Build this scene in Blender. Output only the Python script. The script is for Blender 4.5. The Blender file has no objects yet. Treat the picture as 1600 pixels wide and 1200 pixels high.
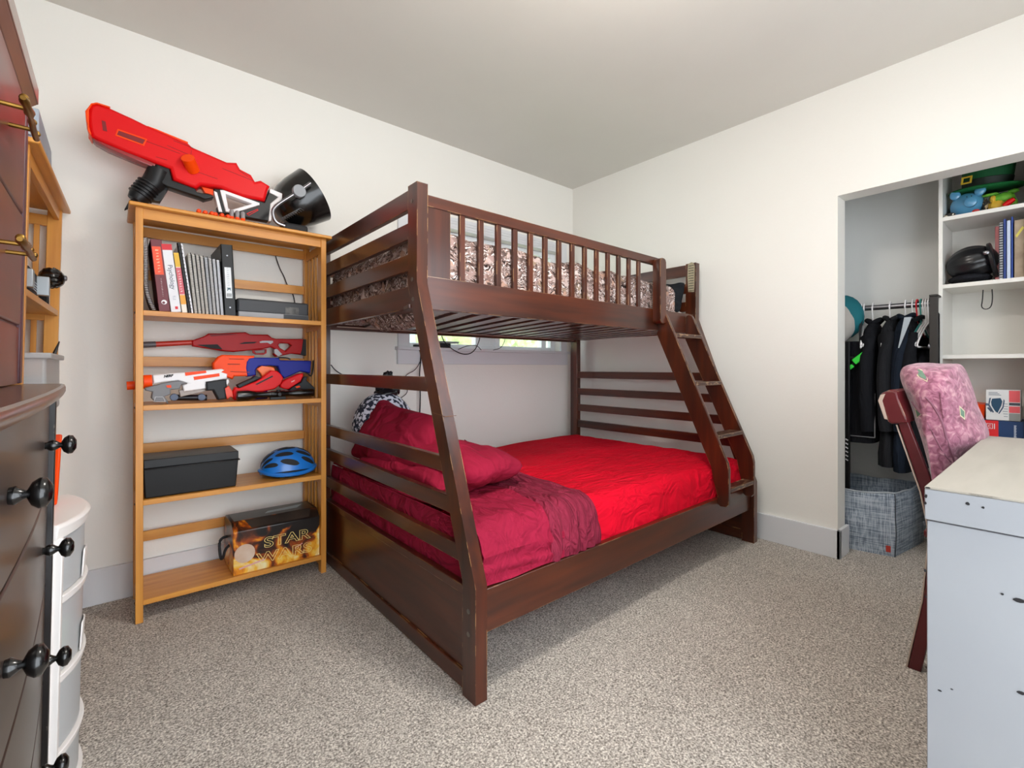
import bpy, bmesh, math, random
from mathutils import Vector, Matrix, Euler, noise
random.seed(7)
S = bpy.context.scene
COL = S.collection
PI = math.pi

# ---------------------------------------------------------------- camera
CAM = Vector((-2.84, -2.601, 0.980))
FX, FY = .6453, .7639
cd = bpy.data.cameras.new('camera')
cam = bpy.data.objects.new('camera', cd); COL.objects.link(cam)
cam.location = CAM
cam.rotation_euler = (PI/2, 0, -math.atan2(FX, FY))
cd.sensor_width = 36; cd.lens = 36*735/1600; cd.shift_y = -26/1600
cd.clip_start = .03; cd.clip_end = 100
S.camera = cam

# ---------------------------------------------------------------- world
w = bpy.data.worlds.new('world'); S.world = w; w.use_nodes = True
bg = w.node_tree.nodes['Background']
bg.inputs[0].default_value = (.88, .94, 1, 1); bg.inputs[1].default_value = 5

def area(name, loc, rot, sx, sy, power, color, spread=PI):
    l = bpy.data.lights.new(name, 'AREA'); l.shape = 'RECTANGLE'; l.size = sx; l.size_y = sy
    l.energy = power; l.color = color; l.spread = spread
    o = bpy.data.objects.new(name, l); COL.objects.link(o); o.location = loc; o.rotation_euler = rot
    return o
# daylight through the back window; the two rear lights are added frontal fill
area('fill_rear_door', (-2.30, -3.42, 1.06), (-PI/2, 0, 0), 1.7, 2.0, 215, (.985, .993, 1))
area('fill_rear_window', (-.80, -3.42, 1.55), (-PI/2, 0, 0), .9, 1.0, 20, (.985, .993, 1))
area('daylight_back_window', (-.86, .25, 1.55), (PI/2, 0, 0), 1.2, .7, 14, (.93, .97, 1))
S.view_settings.view_transform = 'Standard'; S.view_settings.look = 'None'
S.view_settings.gamma = 1; S.view_settings.exposure = .24

# the ceiling lamp's light
pl = bpy.data.lights.new('ceiling_lamp_light', 'POINT'); pl.energy = 11; pl.color = (1, .93, .84); pl.shadow_soft_size = .12
po_ = bpy.data.objects.new('ceiling_lamp_light', pl); COL.objects.link(po_); po_.location = (-1.75, -1.85, 2.20)
ld = area('ceiling_lamp_down', (-1.75, -1.85, 2.33), (0, 0, 0), .24, .24, 11, (1, .96, .91))

# ---------------------------------------------------------------- helpers
def P(u, v, x=None, y=None, z=None):
    """point of the room seen at pixel u, v on a given wall-parallel plane"""
    a = (u-800)/735; b = -(v-574)/735
    d = Vector((FX+a*FY, FY-a*FX, b))
    if x is not None: t = (x-CAM.x)/d.x
    elif y is not None: t = (y-CAM.y)/d.y
    else: t = (z-CAM.z)/d.z
    return CAM+t*d

def lin(h):
    h = h.lstrip('#'); r = []
    for i in (0, 2, 4):
        c = int(h[i:i+2], 16)/255
        r.append(c/12.92 if c <= .04045 else ((c+.055)/1.055)**2.4)
    return (*r, 1)

MATS = {}
def mat(name, col, rough=.5, col2=None, nscale=6, stretch=(1, 1, 1), bump=0, bscale=None, metal=0,
        coat=0, wear=None, wear_amt=.5, sheen=0, alpha=1, trans=0, spots=None, detail=4, contrast=(.3, .7), spec=.5, wearr=.004):
    if name in MATS: return MATS[name]
    m = bpy.data.materials.new(name); m.use_nodes = True; MATS[name] = m
    nt = m.node_tree; N = nt.nodes; L = nt.links; b = N['Principled BSDF']
    b.inputs['Base Color'].default_value = lin(col)
    b.inputs['Roughness'].default_value = rough
    b.inputs['Metallic'].default_value = metal
    b.inputs['Coat Weight'].default_value = coat
    b.inputs['Coat Roughness'].default_value = .15
    b.inputs['Sheen Weight'].default_value = sheen
    b.inputs['Alpha'].default_value = alpha
    b.inputs['Transmission Weight'].default_value = trans
    b.inputs['Specular IOR Level'].default_value = spec
    tc = N.new('ShaderNodeTexCoord'); mp = N.new('ShaderNodeMapping')
    L.new(tc.outputs['Object'], mp.inputs[0]); mp.inputs['Scale'].default_value = stretch
    cur = None
    if col2:
        n = N.new('ShaderNodeTexNoise'); n.inputs['Scale'].default_value = nscale; n.inputs['Detail'].default_value = detail
        L.new(mp.outputs[0], n.inputs[0])
        r = N.new('ShaderNodeMapRange'); L.new(n.outputs[0], r.inputs[0])
        r.inputs[1].default_value = contrast[0]; r.inputs[2].default_value = contrast[1]
        mx = N.new('ShaderNodeMix'); mx.data_type = 'RGBA'; L.new(r.outputs[0], mx.inputs[0])
        mx.inputs[6].default_value = lin(col); mx.inputs[7].default_value = lin(col2)
        cur = mx.outputs[2]
    if spots:   # (colour, scale, threshold)
        n = N.new('ShaderNodeTexNoise'); n.inputs['Scale'].default_value = spots[1]; n.inputs['Detail'].default_value = 2
        L.new(tc.outputs['Object'], n.inputs[0])
        g = N.new('ShaderNodeMath'); g.operation = 'GREATER_THAN'; g.inputs[1].default_value = spots[2]; L.new(n.outputs[0], g.inputs[0])
        mx = N.new('ShaderNodeMix'); mx.data_type = 'RGBA'; L.new(g.outputs[0], mx.inputs[0])
        if cur: L.new(cur, mx.inputs[6])
        else: mx.inputs[6].default_value = lin(col)
        mx.inputs[7].default_value = lin(spots[0]); cur = mx.outputs[2]
    if wear:    # rubbed edges
        bv = N.new('ShaderNodeBevel'); bv.samples = 4; bv.inputs[0].default_value = wearr
        ge = N.new('ShaderNodeNewGeometry')
        dt = N.new('ShaderNodeVectorMath'); dt.operation = 'DOT_PRODUCT'
        L.new(bv.outputs[0], dt.inputs[0]); L.new(ge.outputs['Normal'], dt.inputs[1])
        lt = N.new('ShaderNodeMapRange'); L.new(dt.outputs['Value'], lt.inputs[0])
        lt.inputs[1].default_value = .99; lt.inputs[2].default_value = .90; lt.inputs[3].default_value = 0; lt.inputs[4].default_value = 1
        n = N.new('ShaderNodeTexNoise'); n.inputs['Scale'].default_value = 14; n.inputs['Detail'].default_value = 5
        L.new(tc.outputs['Object'], n.inputs[0])
        r = N.new('ShaderNodeMapRange'); L.new(n.outputs[0], r.inputs[0])
        r.inputs[1].default_value = 1-wear_amt; r.inputs[2].default_value = 1-wear_amt+.05
        mu = N.new('ShaderNodeMath'); mu.operation = 'MULTIPLY'; L.new(lt.outputs[0], mu.inputs[0]); L.new(r.outputs[0], mu.inputs[1])
        mx = N.new('ShaderNodeMix'); mx.data_type = 'RGBA'; L.new(mu.outputs[0], mx.inputs[0])
        if cur: L.new(cur, mx.inputs[6])
        else: mx.inputs[6].default_value = lin(col)
        mx.inputs[7].default_value = lin(wear); cur = mx.outputs[2]
    if cur: L.new(cur, b.inputs['Base Color'])
    if bump:
        n = N.new('ShaderNodeTexNoise'); n.inputs['Scale'].default_value = bscale or nscale; n.inputs['Detail'].default_value = detail
        L.new(mp.outputs[0], n.inputs[0])
        bp = N.new('ShaderNodeBump'); bp.inputs['Strength'].default_value = min(1, bump); bp.inputs['Distance'].default_value = .01*max(1, bump)
        L.new(n.outputs[0], bp.inputs['Height']); L.new(bp.outputs[0], b.inputs['Normal'])
    return m

class MB:
    def __init__(s): s.bm = bmesh.new()
    def hull(s, vs, fs):
        v = [s.bm.verts.new(p) for p in vs]
        for f in fs:
            try: s.bm.faces.new([v[i] for i in f])
            except ValueError: pass
        return s
    def box(s, x0, x1, y0, y1, z0, z1, M=None):
        vs = [Vector((x, y, z)) for z in (z0, z1) for y in (y0, y1) for x in (x0, x1)]
        if M: vs = [M@v for v in vs]
        return s.hull(vs, [(0, 2, 3, 1), (4, 5, 7, 6), (0, 1, 5, 4), (2, 6, 7, 3), (0, 4, 6, 2), (1, 3, 7, 5)])
    def beam(s, p0, p1, wd, th, up=(0, 0, 1)):
        p0, p1 = Vector(p0), Vector(p1); d = (p1-p0).normalized()
        a = d.cross(Vector(up)).normalized(); b = a.cross(d)
        M = Matrix((a, d, b)).transposed().to_4x4(); M.translation = p0
        return s.box(-wd/2, wd/2, 0, (p1-p0).length, -th/2, th/2, M)
    def rings(s, rs, cap=True, close=False):
        R = [[s.bm.verts.new(p) for p in r] for r in rs]; n = len(R[0])
        k = len(R) if close else len(R)-1
        for i in range(k):
            A, B = R[i], R[(i+1) % len(R)]
            for j in range(n): s.bm.faces.new((A[j], A[(j+1) % n], B[(j+1) % n], B[j]))
        if cap and not close:
            s.bm.faces.new(R[0][::-1]); s.bm.faces.new(R[-1])
        return s
    def tube(s, pts, r, seg=8, smooth=0, flat=1):
        pts = [Vector(p) for p in pts]
        for _ in range(smooth):
            q = [pts[0]]
            for a, b in zip(pts, pts[1:]): q += [a*.75+b*.25, a*.25+b*.75]
            q.append(pts[-1]); pts = q
        rs = []; up = Vector((.13, .27, .95)).normalized()
        for i, p in enumerate(pts):
            d = (pts[min(i+1, len(pts)-1)]-pts[max(i-1, 0)]).normalized()
            a = d.cross(up)
            if a.length < .1: a = d.cross(Vector((1, 0, 0)))
            a.normalize(); b = a.cross(d).normalized()
            rr = r[min(i, len(r)-1)] if isinstance(r, (list, tuple)) else r
            rs.append([p+a*math.cos(t)*rr+b*math.sin(t)*rr*flat for t in [2*PI*k/seg for k in range(seg)]])
        return s.rings(rs)
    def lathe(s, prof, M, seg=24, cap=True):
        return s.rings([[M@Vector((r*math.cos(t), r*math.sin(t), h)) for t in [2*PI*k/seg for k in range(seg)]] for r, h in prof], cap)
    def ell(s, c, r, M=None, nu=20, nv=12, f=None):
        c = Vector(c); rs = []
        for i in range(1, nv):
            a = PI*i/nv-PI/2; ring = []
            for j in range(nu):
                t = 2*PI*j/nu; d = Vector((math.cos(a)*math.cos(t), math.cos(a)*math.sin(t), math.sin(a)))
                if f: d = d*f(d)
                q = Vector((d.x*r[0], d.y*r[1], d.z*r[2]))
                ring.append(c+(M@q if M else q))
            rs.append(ring)
        return s.rings(rs)
    def grid(s, fn, nu, nv, thick=0):
        V = [[s.bm.verts.new(fn(i/nu, j/nv)) for j in range(nv+1)] for i in range(nu+1)]
        for i in range(nu):
            for j in range(nv): s.bm.faces.new((V[i][j], V[i+1][j], V[i+1][j+1], V[i][j+1]))
        s.thick = thick
        return s
    def mesh(s, me, M):
        b2 = bmesh.new(); b2.from_mesh(me); b2.transform(M)
        t = bpy.data.meshes.new('t'); b2.to_mesh(t); b2.free(); s.bm.from_mesh(t); bpy.data.meshes.remove(t); bpy.data.meshes.remove(me)
        return s
    def outline(s, polys, depth, M, bev=0.0, res=2):
        cu = bpy.data.curves.new('c', 'CURVE'); cu.dimensions = '2D'; cu.fill_mode = 'BOTH'
        cu.extrude = max(depth/2-bev, 0); cu.bevel_depth = bev; cu.bevel_resolution = 1; cu.offset = -bev
        for p in polys:
            sp = cu.splines.new('POLY'); sp.points.add(len(p)-1); sp.use_cyclic_u = True
            for q, (a, b) in zip(sp.points, p): q.co = (a, b, 0, 1)
        o = bpy.data.objects.new('c', cu); me = bpy.data.meshes.new_from_object(o)
        bpy.data.objects.remove(o); bpy.data.curves.remove(cu)
        return s.mesh(me, M)
    def text(s, st, size, M, ext=.0004, shear=0, space=1, stroke=0, align='CENTER'):
        cu = bpy.data.curves.new('t', 'FONT'); cu.body = st; cu.size = size; cu.extrude = ext; cu.shear = shear
        cu.space_character = space; cu.align_x = align; cu.align_y = 'CENTER'; cu.offset = stroke
        o = bpy.data.objects.new('t', cu); me = bpy.data.meshes.new_from_object(o)
        bpy.data.objects.remove(o); bpy.data.curves.remove(cu)
        return s.mesh(me, M)
    def build(s, name, m, parent=None, bev=0, seg=2, sharp=40, sub=0, kind=None, xf=None):
        bm = s.bm
        if xf: bm.transform(xf)
        bmesh.ops.recalc_face_normals(bm, faces=bm.faces)
        off = parent_off(parent)
        if parent is None:
            vs = [v.co for v in bm.verts]
            lo = Vector((min(v.x for v in vs), min(v.y for v in vs), min(v.z for v in vs)))
            hi = Vector((max(v.x for v in vs), max(v.y for v in vs), max(v.z for v in vs)))
            off = Vector(((lo.x+hi.x)/2, (lo.y+hi.y)/2, lo.z))
        for v in bm.verts: v.co -= off
        for f in bm.faces: f.smooth = True
        for e in bm.edges:
            if len(e.link_faces) != 2 or e.calc_face_angle(0) > math.radians(sharp): e.smooth = False
        me = bpy.data.meshes.new(name); bm.to_mesh(me); bm.free()
        me.materials.append(m)
        o = bpy.data.objects.new(name, me); COL.objects.link(o)
        if parent: o.parent = parent
        else: o.location = off
        if getattr(s, 'thick', 0):
            md = o.modifiers.new('s', 'SOLIDIFY'); md.thickness = s.thick; md.offset = 0
        if bev:
            md = o.modifiers.new('b', 'BEVEL'); md.width = bev; md.segments = seg; md.limit_method = 'ANGLE'; md.angle_limit = math.radians(38)
            md.harden_normals = False
        if sub:
            md = o.modifiers.new('u', 'SUBSURF'); md.levels = sub; md.render_levels = sub
        if kind: o['kind'] = kind
        o['_o'] = tuple(off)
        return o

def parent_off(p):
    return Vector(p['_o']) if p else Vector((0, 0, 0))

def thing(name, label, cat, loc, group=None, rot=None):
    o = bpy.data.objects.new(name, None); COL.objects.link(o); o.empty_display_size = .05
    o.location = loc; o['label'] = label; o['category'] = cat; o['_o'] = tuple(loc)
    if group: o['group'] = group
    if rot: o.rotation_euler = rot
    return o
def tag(o, label, cat, group=None):
    o['label'] = label; o['category'] = cat
    if group: o['group'] = group
    return o
def dup(root, delta=(0, 0, 0), rotz=0, label=None):
    def rec(o, par):
        c = o.copy(); COL.objects.link(c)
        if par: c.parent = par
        for ch in [k for k in o.children]: rec(ch, c)
        return c
    r = rec(root, None); r.location = Vector(root.location)+Vector(delta); r.rotation_euler.z += rotz
    if label: r['label'] = label
    return r

def XZ(y):   # drawing plane facing the camera side (-y): (a,b,c)->(a, y-c, b)
    return Matrix(((1, 0, 0, 0), (0, 0, -1, y), (0, 1, 0, 0), (0, 0, 0, 1)))
def YZ(x):   # (a,b,c)->(x+c, a, b)
    return Matrix(((0, 0, 1, x), (1, 0, 0, 0), (0, 1, 0, 0), (0, 0, 0, 1)))
def XY(z): return Matrix.Translation((0, 0, z))
def FW(x):   # text plane facing -x : a runs to -y
    return Matrix(((0, 0, -1, x), (-1, 0, 0, 0), (0, 1, 0, 0), (0, 0, 0, 1)))
def T(*v): return Matrix.Translation(v)
def R(a, ax): return Matrix.Rotation(a, 4, ax)
def px(pts, y, ox, oy, sc):   # outline traced at depth plane y -> (x,z) coordinates
    r = []
    for a, b in pts:
        p = P(ox+a/sc, oy+b/sc, y=y); r.append((p.x, p.z))
    return r
def aim(d):   # matrix rotating +z onto d
    return Vector((0, 0, 1)).rotation_difference(Vector(d)).to_matrix().to_4x4()
def nz(x, y, z): return noise.noise(Vector((x, y, z)))

# ---------------------------------------------------------------- materials
M_wall = mat('wall_paint', 'f0eee7', .6, 'eeebe4', 1.2, bump=.05, bscale=90)
M_ceil = mat('ceiling_paint', 'dedad2', .75, 'dad6ce', 2)
M_base = mat('trim_white', 'dcdde0', .35)
M_gyp = mat('closet_paint', 'f3f3f0', .6)
def carpet():
    m = bpy.data.materials.new('carpet'); m.use_nodes = True; N = m.node_tree.nodes; L = m.node_tree.links; b = N['Principled BSDF']
    tc = N.new('ShaderNodeTexCoord')
    n = N.new('ShaderNodeTexNoise'); n.inputs['Scale'].default_value = 185; n.inputs['Detail'].default_value = 3; n.inputs['Roughness'].default_value = .7
    L.new(tc.outputs['Object'], n.inputs[0])
    cr = N.new('ShaderNodeValToRGB'); L.new(n.outputs[0], cr.inputs[0])
    e = cr.color_ramp.elements; e[0].position = .34; e[0].color = lin('6d665f'); e[1].position = .68; e[1].color = lin('fbf4ea')
    k = e.new(.47); k.color = lin('ada59c'); k = e.new(.56); k.color = lin('d0c8be')
    n2 = N.new('ShaderNodeTexNoise'); n2.inputs['Scale'].default_value = 9; n2.inputs['Detail'].default_value = 3; L.new(tc.outputs['Object'], n2.inputs[0])
    mr = N.new('ShaderNodeMapRange'); L.new(n2.outputs[0], mr.inputs[0]); mr.inputs[3].default_value = .88; mr.inputs[4].default_value = 1.1
    mx = N.new('ShaderNodeMix'); mx.data_type = 'RGBA'; mx.blend_type = 'MULTIPLY'; mx.inputs[0].default_value = 1
    L.new(cr.outputs[0], mx.inputs[6]); L.new(mr.outputs[0], mx.inputs[7]); L.new(mx.outputs[2], b.inputs['Base Color'])
    bp = N.new('ShaderNodeBump'); bp.inputs['Distance'].default_value = .006; bp.inputs['Strength'].default_value = .8
    L.new(n.outputs[0], bp.inputs['Height']); L.new(bp.outputs[0], b.inputs['Normal'])
    b.inputs['Roughness'].default_value = 1; b.inputs['Specular IOR Level'].default_value = .05
    return m
M_carpet = carpet()
def pine(axis):
    st = {'x': (1.5, 22, 22), 'y': (22, 1.5, 22), 'z': (22, 22, 1.5)}[axis]
    return mat('pine_'+axis, 'e09e44', .42, 'c37c2c', 1.6, st, bump=.06, bscale=2, coat=.12, contrast=(.25, .75))
PX, PY, PZ = pine('x'), pine('y'), pine('z')
def cherry(axis):
    st = {'x': (1.2, 16, 16), 'y': (16, 1.2, 16), 'z': (16, 16, 1.2)}[axis]
    return mat('cherry_'+axis, '5a260f', .32, '29110a', 1.5, st, coat=.3, wear='d2a068', wear_amt=.5, contrast=(.25, .75), wearr=.003)
CX, CY, CZ = cherry('x'), cherry('y'), cherry('z')
M_steel = mat('steel', 'b9b9bb', .3, metal=1)
M_chrome = mat('chrome', '8e8e94', .28, metal=1)
M_black = mat('black_plastic', '121214', .4, spec=.35)
M_blackg = mat('black_gloss', '0a0a0b', .22, coat=.3)
M_blackm = mat('black_matte', '1d1d20', .7)
M_red = mat('toy_red', 'dd0c12', .42, spec=.25)
M_redd = mat('toy_red_dark', 'b00b10', .42, spec=.25)
M_orange = mat('toy_orange', 'fa4a06', .42, spec=.25)
M_dgrey = mat('toy_dark_grey', '25282b', .5, spec=.3)
M_mgrey = mat('toy_grey', '77777a', .5)
M_white = mat('toy_white', 'ece9ea', .4)
M_blue = mat('toy_blue', '15228c', .42, spec=.25)
M_paper = mat('paper', 'e8e5dd', .8, 'd7d3ca', 200, (1, 1, 1))
M_wplas = mat('white_plastic', 'f0ebe8', .35)
M_cab = mat('cabinet_white', 'eceae4', .4)

# ================================================================ SETTING
XL, YR, H = -3.335, -3.30, 2.425
CB = .70   # closet back wall
def struct(name, mb, m, bev=0):
    o = mb.build(name, m, bev=bev); o['kind'] = 'structure'; return o
struct('floor', MB().box(XL-.1, CB+.1, YR-.1, .1, -.05, 0), M_carpet)
struct('ceiling', MB().box(XL-.1, CB+.1, YR-.1, .1, H, H+.06), M_ceil)
struct('wall_left', MB().box(XL-.1, XL, YR-.1, .1, 0, H), M_wall)
# wall with the wide window
WX0, WX1, WZ0, WZ1 = -1.47, -.15, 1.10, 1.88
wb = MB().box(XL, WX0, 0, .14, 0, H).box(WX1, .12, 0, .14, 0, H).box(WX0, WX1, 0, .14, 0, WZ0).box(WX0, WX1, 0, .14, WZ1, H)
struct('wall_back', wb, M_wall)
# right wall with the closet opening
CY0, CY1, CZ1 = -2.92, -1.834, 1.862
struct('wall_right', MB().box(0, .12, CY1, 0, 0, H).box(0, .12, YR, CY0, 0, H).box(0, .12, CY0, CY1, CZ1, H), M_wall)
struct('wall_closet_back', MB().box(CB, CB+.08, YR, -1.3, 0, H), M_gyp)
struct('wall_closet_side', MB().box(.12, CB, -1.42, -1.3, 0, H), M_gyp)
# rear wall behind the viewer, with openings added to let fill light in
struct('wall_rear', MB().box(XL, -3.2, YR-.1, YR, 0, H).box(-1.4, -1.25, YR-.1, YR, 0, H).box(-.35, CB, YR-.1, YR, 0, H).box(-3.2, -1.4, YR-.1, YR, 2.1, H).box(-1.25, -.35, YR-.1, YR, 0, 1.05).box(-1.25, -.35, YR-.1, YR, 2.05, H), M_wall)
def frame(x0, x1, z0, z1, t=.05):
    mb = MB()
    for a, b, c, d in ((x0, x1, z0, z0+t), (x0, x1, z1-t, z1), (x0, x0+t, z0+t, z1-t), (x1-t, x1, z0+t, z1-t)): mb.box(a, b, YR-.06, YR+.01, c, d)
    return mb
struct('door_added', frame(-3.2, -1.4, 0, 2.1).box(-2.32, -2.28, YR-.06, YR, .05, 2.05), M_base)  # unseen glass door, added as an opening for the low frontal fill
struct('window_added', frame(-1.25, -.35, 1.05, 2.05), M_base)  # unseen window frame, added around the smaller fill opening
struct('baseboard_back', MB().box(XL, 0, -.016, 0, 0, .146), M_base, .002)
struct('baseboard_left', MB().box(XL, XL+.016, YR, -.016, 0, .146), M_base, .002)
struct('baseboard_right', MB().box(-.02, 0, CY1-.016, -.016, 0, .146).box(-.02, .136, CY1-.016, CY1, 0, .146).box(-.02, 0, YR, CY0, 0, .146), M_base, .002)

# window 1
M_glass = bpy.data.materials.new('window_glass'); M_glass.use_nodes = True
_b = M_glass.node_tree.nodes['Principled BSDF']; _b.inputs['Transmission Weight'].default_value = 1; _b.inputs['Roughness'].default_value = 0; _b.inputs['IOR'].default_value = 1.05; _b.inputs['Base Color'].default_value = (.95, 1, .98, 1)
M_vinyl = mat('window_vinyl', 'f2f5f8', .35)
win = MB()
for (a, b) in ((-1.545, WX0), (WX1, -.085)): win.box(a, b, -.018, 0, 1.106, 1.955)
win.box(WX0, WX1, -.018, 0, 1.88, 1.955).box(-1.55, -.08, -.022, -.001, 1.000, 1.085).box(-1.56, -.07, -.045, .10, 1.0855, 1.105)
for k in range(3): win.box(WX0+.003, WX1-.003, -.021, -.017, 1.895+k*.018, 1.898+k*.018)
wo = win.build('window_1', M_base, bev=.002); wo['kind'] = 'structure'
fr = MB()
for a, b in ((WX0, -1.445), (-.93, -.885), (-.76, -.715), (-.30, -.25), (-.20, WX1)): fr.box(a, b, .05, .098, 1.106, WZ1-.001)
fr.box(WX0+.001, WX1-.001, .053, .095, 1.107, 1.135).box(WX0+.001, WX1-.001, .053, .095, 1.845, WZ1-.002)
fr.box(-.886, -.759, .058, .075, 1.12, 1.85)
f = fr.build('window_frame', M_vinyl, wo, bev=.002)
for a, b in ((-1.445, -.93), (-.715, -.30), (-.25, -.20)):
    MB().box(a, b, .072, .076, 1.135, 1.845).build('pane', M_glass, wo)

cl = thing('ceiling_lamp', 'round white glass ceiling lamp in the middle of the room', 'lamp', (-1.75, -1.85, 2.35))
MB().lathe([(.14, H), (.14, H-.02), (.05, H-.025)], T(-1.75, -1.85, 0), 32).build('ceiling_plate', M_base, cl)
M_lampg = mat('lamp_glass', 'fff4e2', .4); M_lampg.node_tree.nodes['Principled BSDF'].inputs['Emission Color'].default_value = (1, .9, .78, 1); M_lampg.node_tree.nodes['Principled BSDF'].inputs['Emission Strength'].default_value = 4
MB().lathe([(.12, H-.022), (.11, H-.05), (.07, H-.075), (.01, H-.085)], T(-1.75, -1.85, 0), 32).build('glass_bowl', M_lampg, cl)
# outdoors beyond the window
M_leaf = mat('hedge_leaf', 'c3cb92', .7, 'f0f2cc', 9, contrast=(.35, .65))
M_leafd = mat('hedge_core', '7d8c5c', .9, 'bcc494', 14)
def hedge(x0, x1, y, z0, z1, n, label):
    t = thing('hedge', label, 'hedge', ((x0+x1)/2, y, z0))
    def hf(d): return 1+.14*nz(d.x*3, d.y*3, d.z*3+x0)
    MB().ell(((x0+x1)/2, y+.3, (z0+z1)/2), ((x1-x0)/2, .3, (z1-z0)/2), nu=28, nv=16, f=hf).build('foliage', M_leafd, t)
    mb = MB()
    for i in range(n):
        c = Vector((random.uniform(x0, x1), y+random.uniform(-.12, .25), random.uniform(z0, z1)))
        Mr = T(*c)@Euler((random.uniform(-1, 1), random.uniform(-1, 1), random.uniform(0, 6))).to_matrix().to_4x4()
        s = random.uniform(.02, .045)
        mb.hull([Mr@Vector(p) for p in ((0, -s, 0), (s*.5, 0, s*.15), (0, s, 0), (-s*.5, 0, s*.15))], [(0, 1, 2, 3)])
    mb.build('leaves', M_leaf, t, kind='stuff')
hedge(-2.2, -1.20, 1.0, -.02, 2.6, 1600, 'leafy bush outside the window at its left end')
hedge(-.55, 1.2, 1.25, -.02, 2.6, 2600, 'wide yellow green hedge outside the right pane of the window')
M_siding = mat('house_siding', 'c9dcea', .6)
sd = MB()
for k in range(16): sd.box(-2.2, 1.6, 2.6-.01*(k % 1), 2.7, k*.2, k*.2+.19)
sd.box(-2.2, 1.6, 2.63, 2.8, 0, 3.2)
tag(sd.build('neighbour_house', M_siding), 'pale blue siding of the house next door seen through the window', 'house')
struct('ground', MB().box(-3, 3, .15, 4, -.08, -.02), mat('outdoor_ground', '8b8f70', .9))

# ================================================================ BUNK BED
B0 = (-2.045, -1.497, 0)
bed = thing('bunk_bed', 'dark cherry wooden bunk bed, narrow bunk above a wide lower bed, with slanted front posts', 'bunk bed', B0)
ZK = [(0, -1.497, -1.430), (.34, -1.497, -1.430), (1.275, -1.152, -1.086), (1.622, -1.155, -1.088)]
def yback(z):
    for (z0, a0, b0), (z1, a1, b1) in zip(ZK, ZK[1:]):
        if z <= z1: return b0+(b1-b0)*(z-z0)/(z1-z0)
    return -1.088
def yfront(z): return yback(z)-.067
fpoly = [(a, z) for z, a, b in ZK]+[(b, z) for z, a, b in ZK[::-1]]
for x in (-2.045, -.125):
    po = MB().outline([fpoly], .042, YZ(x+.021)).build('front_post', CZ, bed, bev=.003)
    if x < -2:
        MB().beam((x-.0005, -1.332, .825), (x-.0005, -1.258, .832), .0015, .0015).beam((x, -1.332, .825), (x+.043, -1.332, .825), .001, .0015).build('seam', mat('seam_pale', '7a5236', .6), po)
        for yy, zz in ((-1.462, .262), (-1.462, .195), (-1.117, 1.562), (-1.118, 1.288), (-1.125, 1.218)):
            MB().lathe([(.007, -.002), (.0075, .0015), (.004, .0018)], T(x, yy, zz)@R(-PI/2, 'Y'), 12).build('bolt', mat('bolt_steel', '77706a', .4, metal=.7), po)
    MB().box(x, x+.042, -.185, -.118, 0, 1.622).build('back_post', CZ, bed, bev=.003)
    xr = x+.013 if x < -2 else x+.008
    for nm, z0, z1 in (('end_rail', 1.548, 1.618), ('end_rail', 1.440, 1.500), ('end_rail', 1.328, 1.388), ('end_rail', 1.190, 1.272),
                       ('end_rail', .898, .948), ('end_rail', .770 if x > -1 else .644, .820 if x > -1 else .692), ('end_rail', .646 if x > -1 else .521, .698 if x > -1 else .573), ('end_rail', .522 if x > -1 else .385, .575 if x > -1 else .434)):
        MB().box(xr, xr+.022, yback((z0+z1)/2)-.01, -.16, z0, z1).build(nm, CY, bed, bev=.002)
    MB().box(xr, xr+.026, -1.435, -.17, .004, .058).box(xr+.008, xr+.02, -1.435, -.17, .05, .30).box(xr, xr+.026, -1.435, -.17, .29, .318).build('end_panel', CY, bed, bev=.002)
# long rails
MB().box(-2.003, -.125, -1.476, -1.450, .185, .315).build('side_rail', CX, bed, bev=.002)
MB().box(-2.003, -.125, -.175, -.15, .185, .315).build('side_rail', CX, bed, bev=.002)
MB().box(-2.003, -.125, -1.137, -1.112, 1.186, 1.304).build('side_rail', CX, bed, bev=.002)
MB().box(-2.003, -.125, -.175, -.15, 1.172, 1.30).build('side_rail', CX, bed, bev=.002)
MB().box(-2.003, -.125, -.175, -.155, 1.44, 1.515).build('guard_rail', CX, bed, bev=.002)
MB().box(-2.003, -.125, -.178, -.155, 1.32, 1.40).build('guard_rail', CX, bed, bev=.002)
MB().box(-2.003, -.50, -1.137, -1.113, 1.551, 1.592).build('guard_rail', CX, bed, bev=.002)
MB().box(-2.003, -1.895, -1.133, -1.118, 1.30, 1.553).build('guard_panel', CZ, bed, bev=.001)
for k in range(14):
    x = -1.840+k*.0885
    MB().box(x-.012, x+.012, -1.132, -1.118, 1.30, 1.555).build('guard_slat', CZ, bed, bev=.001)
MB().outline([[(-.572+dx, z) for dx, z in ((0, 1.24), (.008, 1.225), (.022, 1.22), (.038, 1.22), (.052, 1.225), (.06, 1.24), (.06, 1.56), (.052, 1.575), (.038, 1.58), (.022, 1.58), (.008, 1.575), (0, 1.56))]], .05, XZ(-1.162), .004).build('guard_end_board', CZ, bed)
# deck slats of both bunks (the upper set has slipped askew)
for k in range(17):
    x = -1.92+k*.108
    MB().beam((x-.10, -1.11, 1.196), (x+.13, -.18, 1.196), .062, .014).build('deck_slat', CY, bed, bev=.001)
for k in range(10):
    x = -1.90+k*.185
    MB().box(x-.045, x+.045, -1.45, -.175, .203, .219).build('deck_slat', CY, bed)
MB().tube([(-1.98, -.21, 1.186), (-1.6, -.22, 1.184), (-1.45, -.24, 1.182), (-1.22, -.33, 1.176), (-1.1, -.25, 1.182), (-.9, -.22, 1.184), (-.2, -.22, 1.185)], .006, 6, 1, .4).build('webbing_strap', mat('strap', 'b09a8c', .7), bed)
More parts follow.
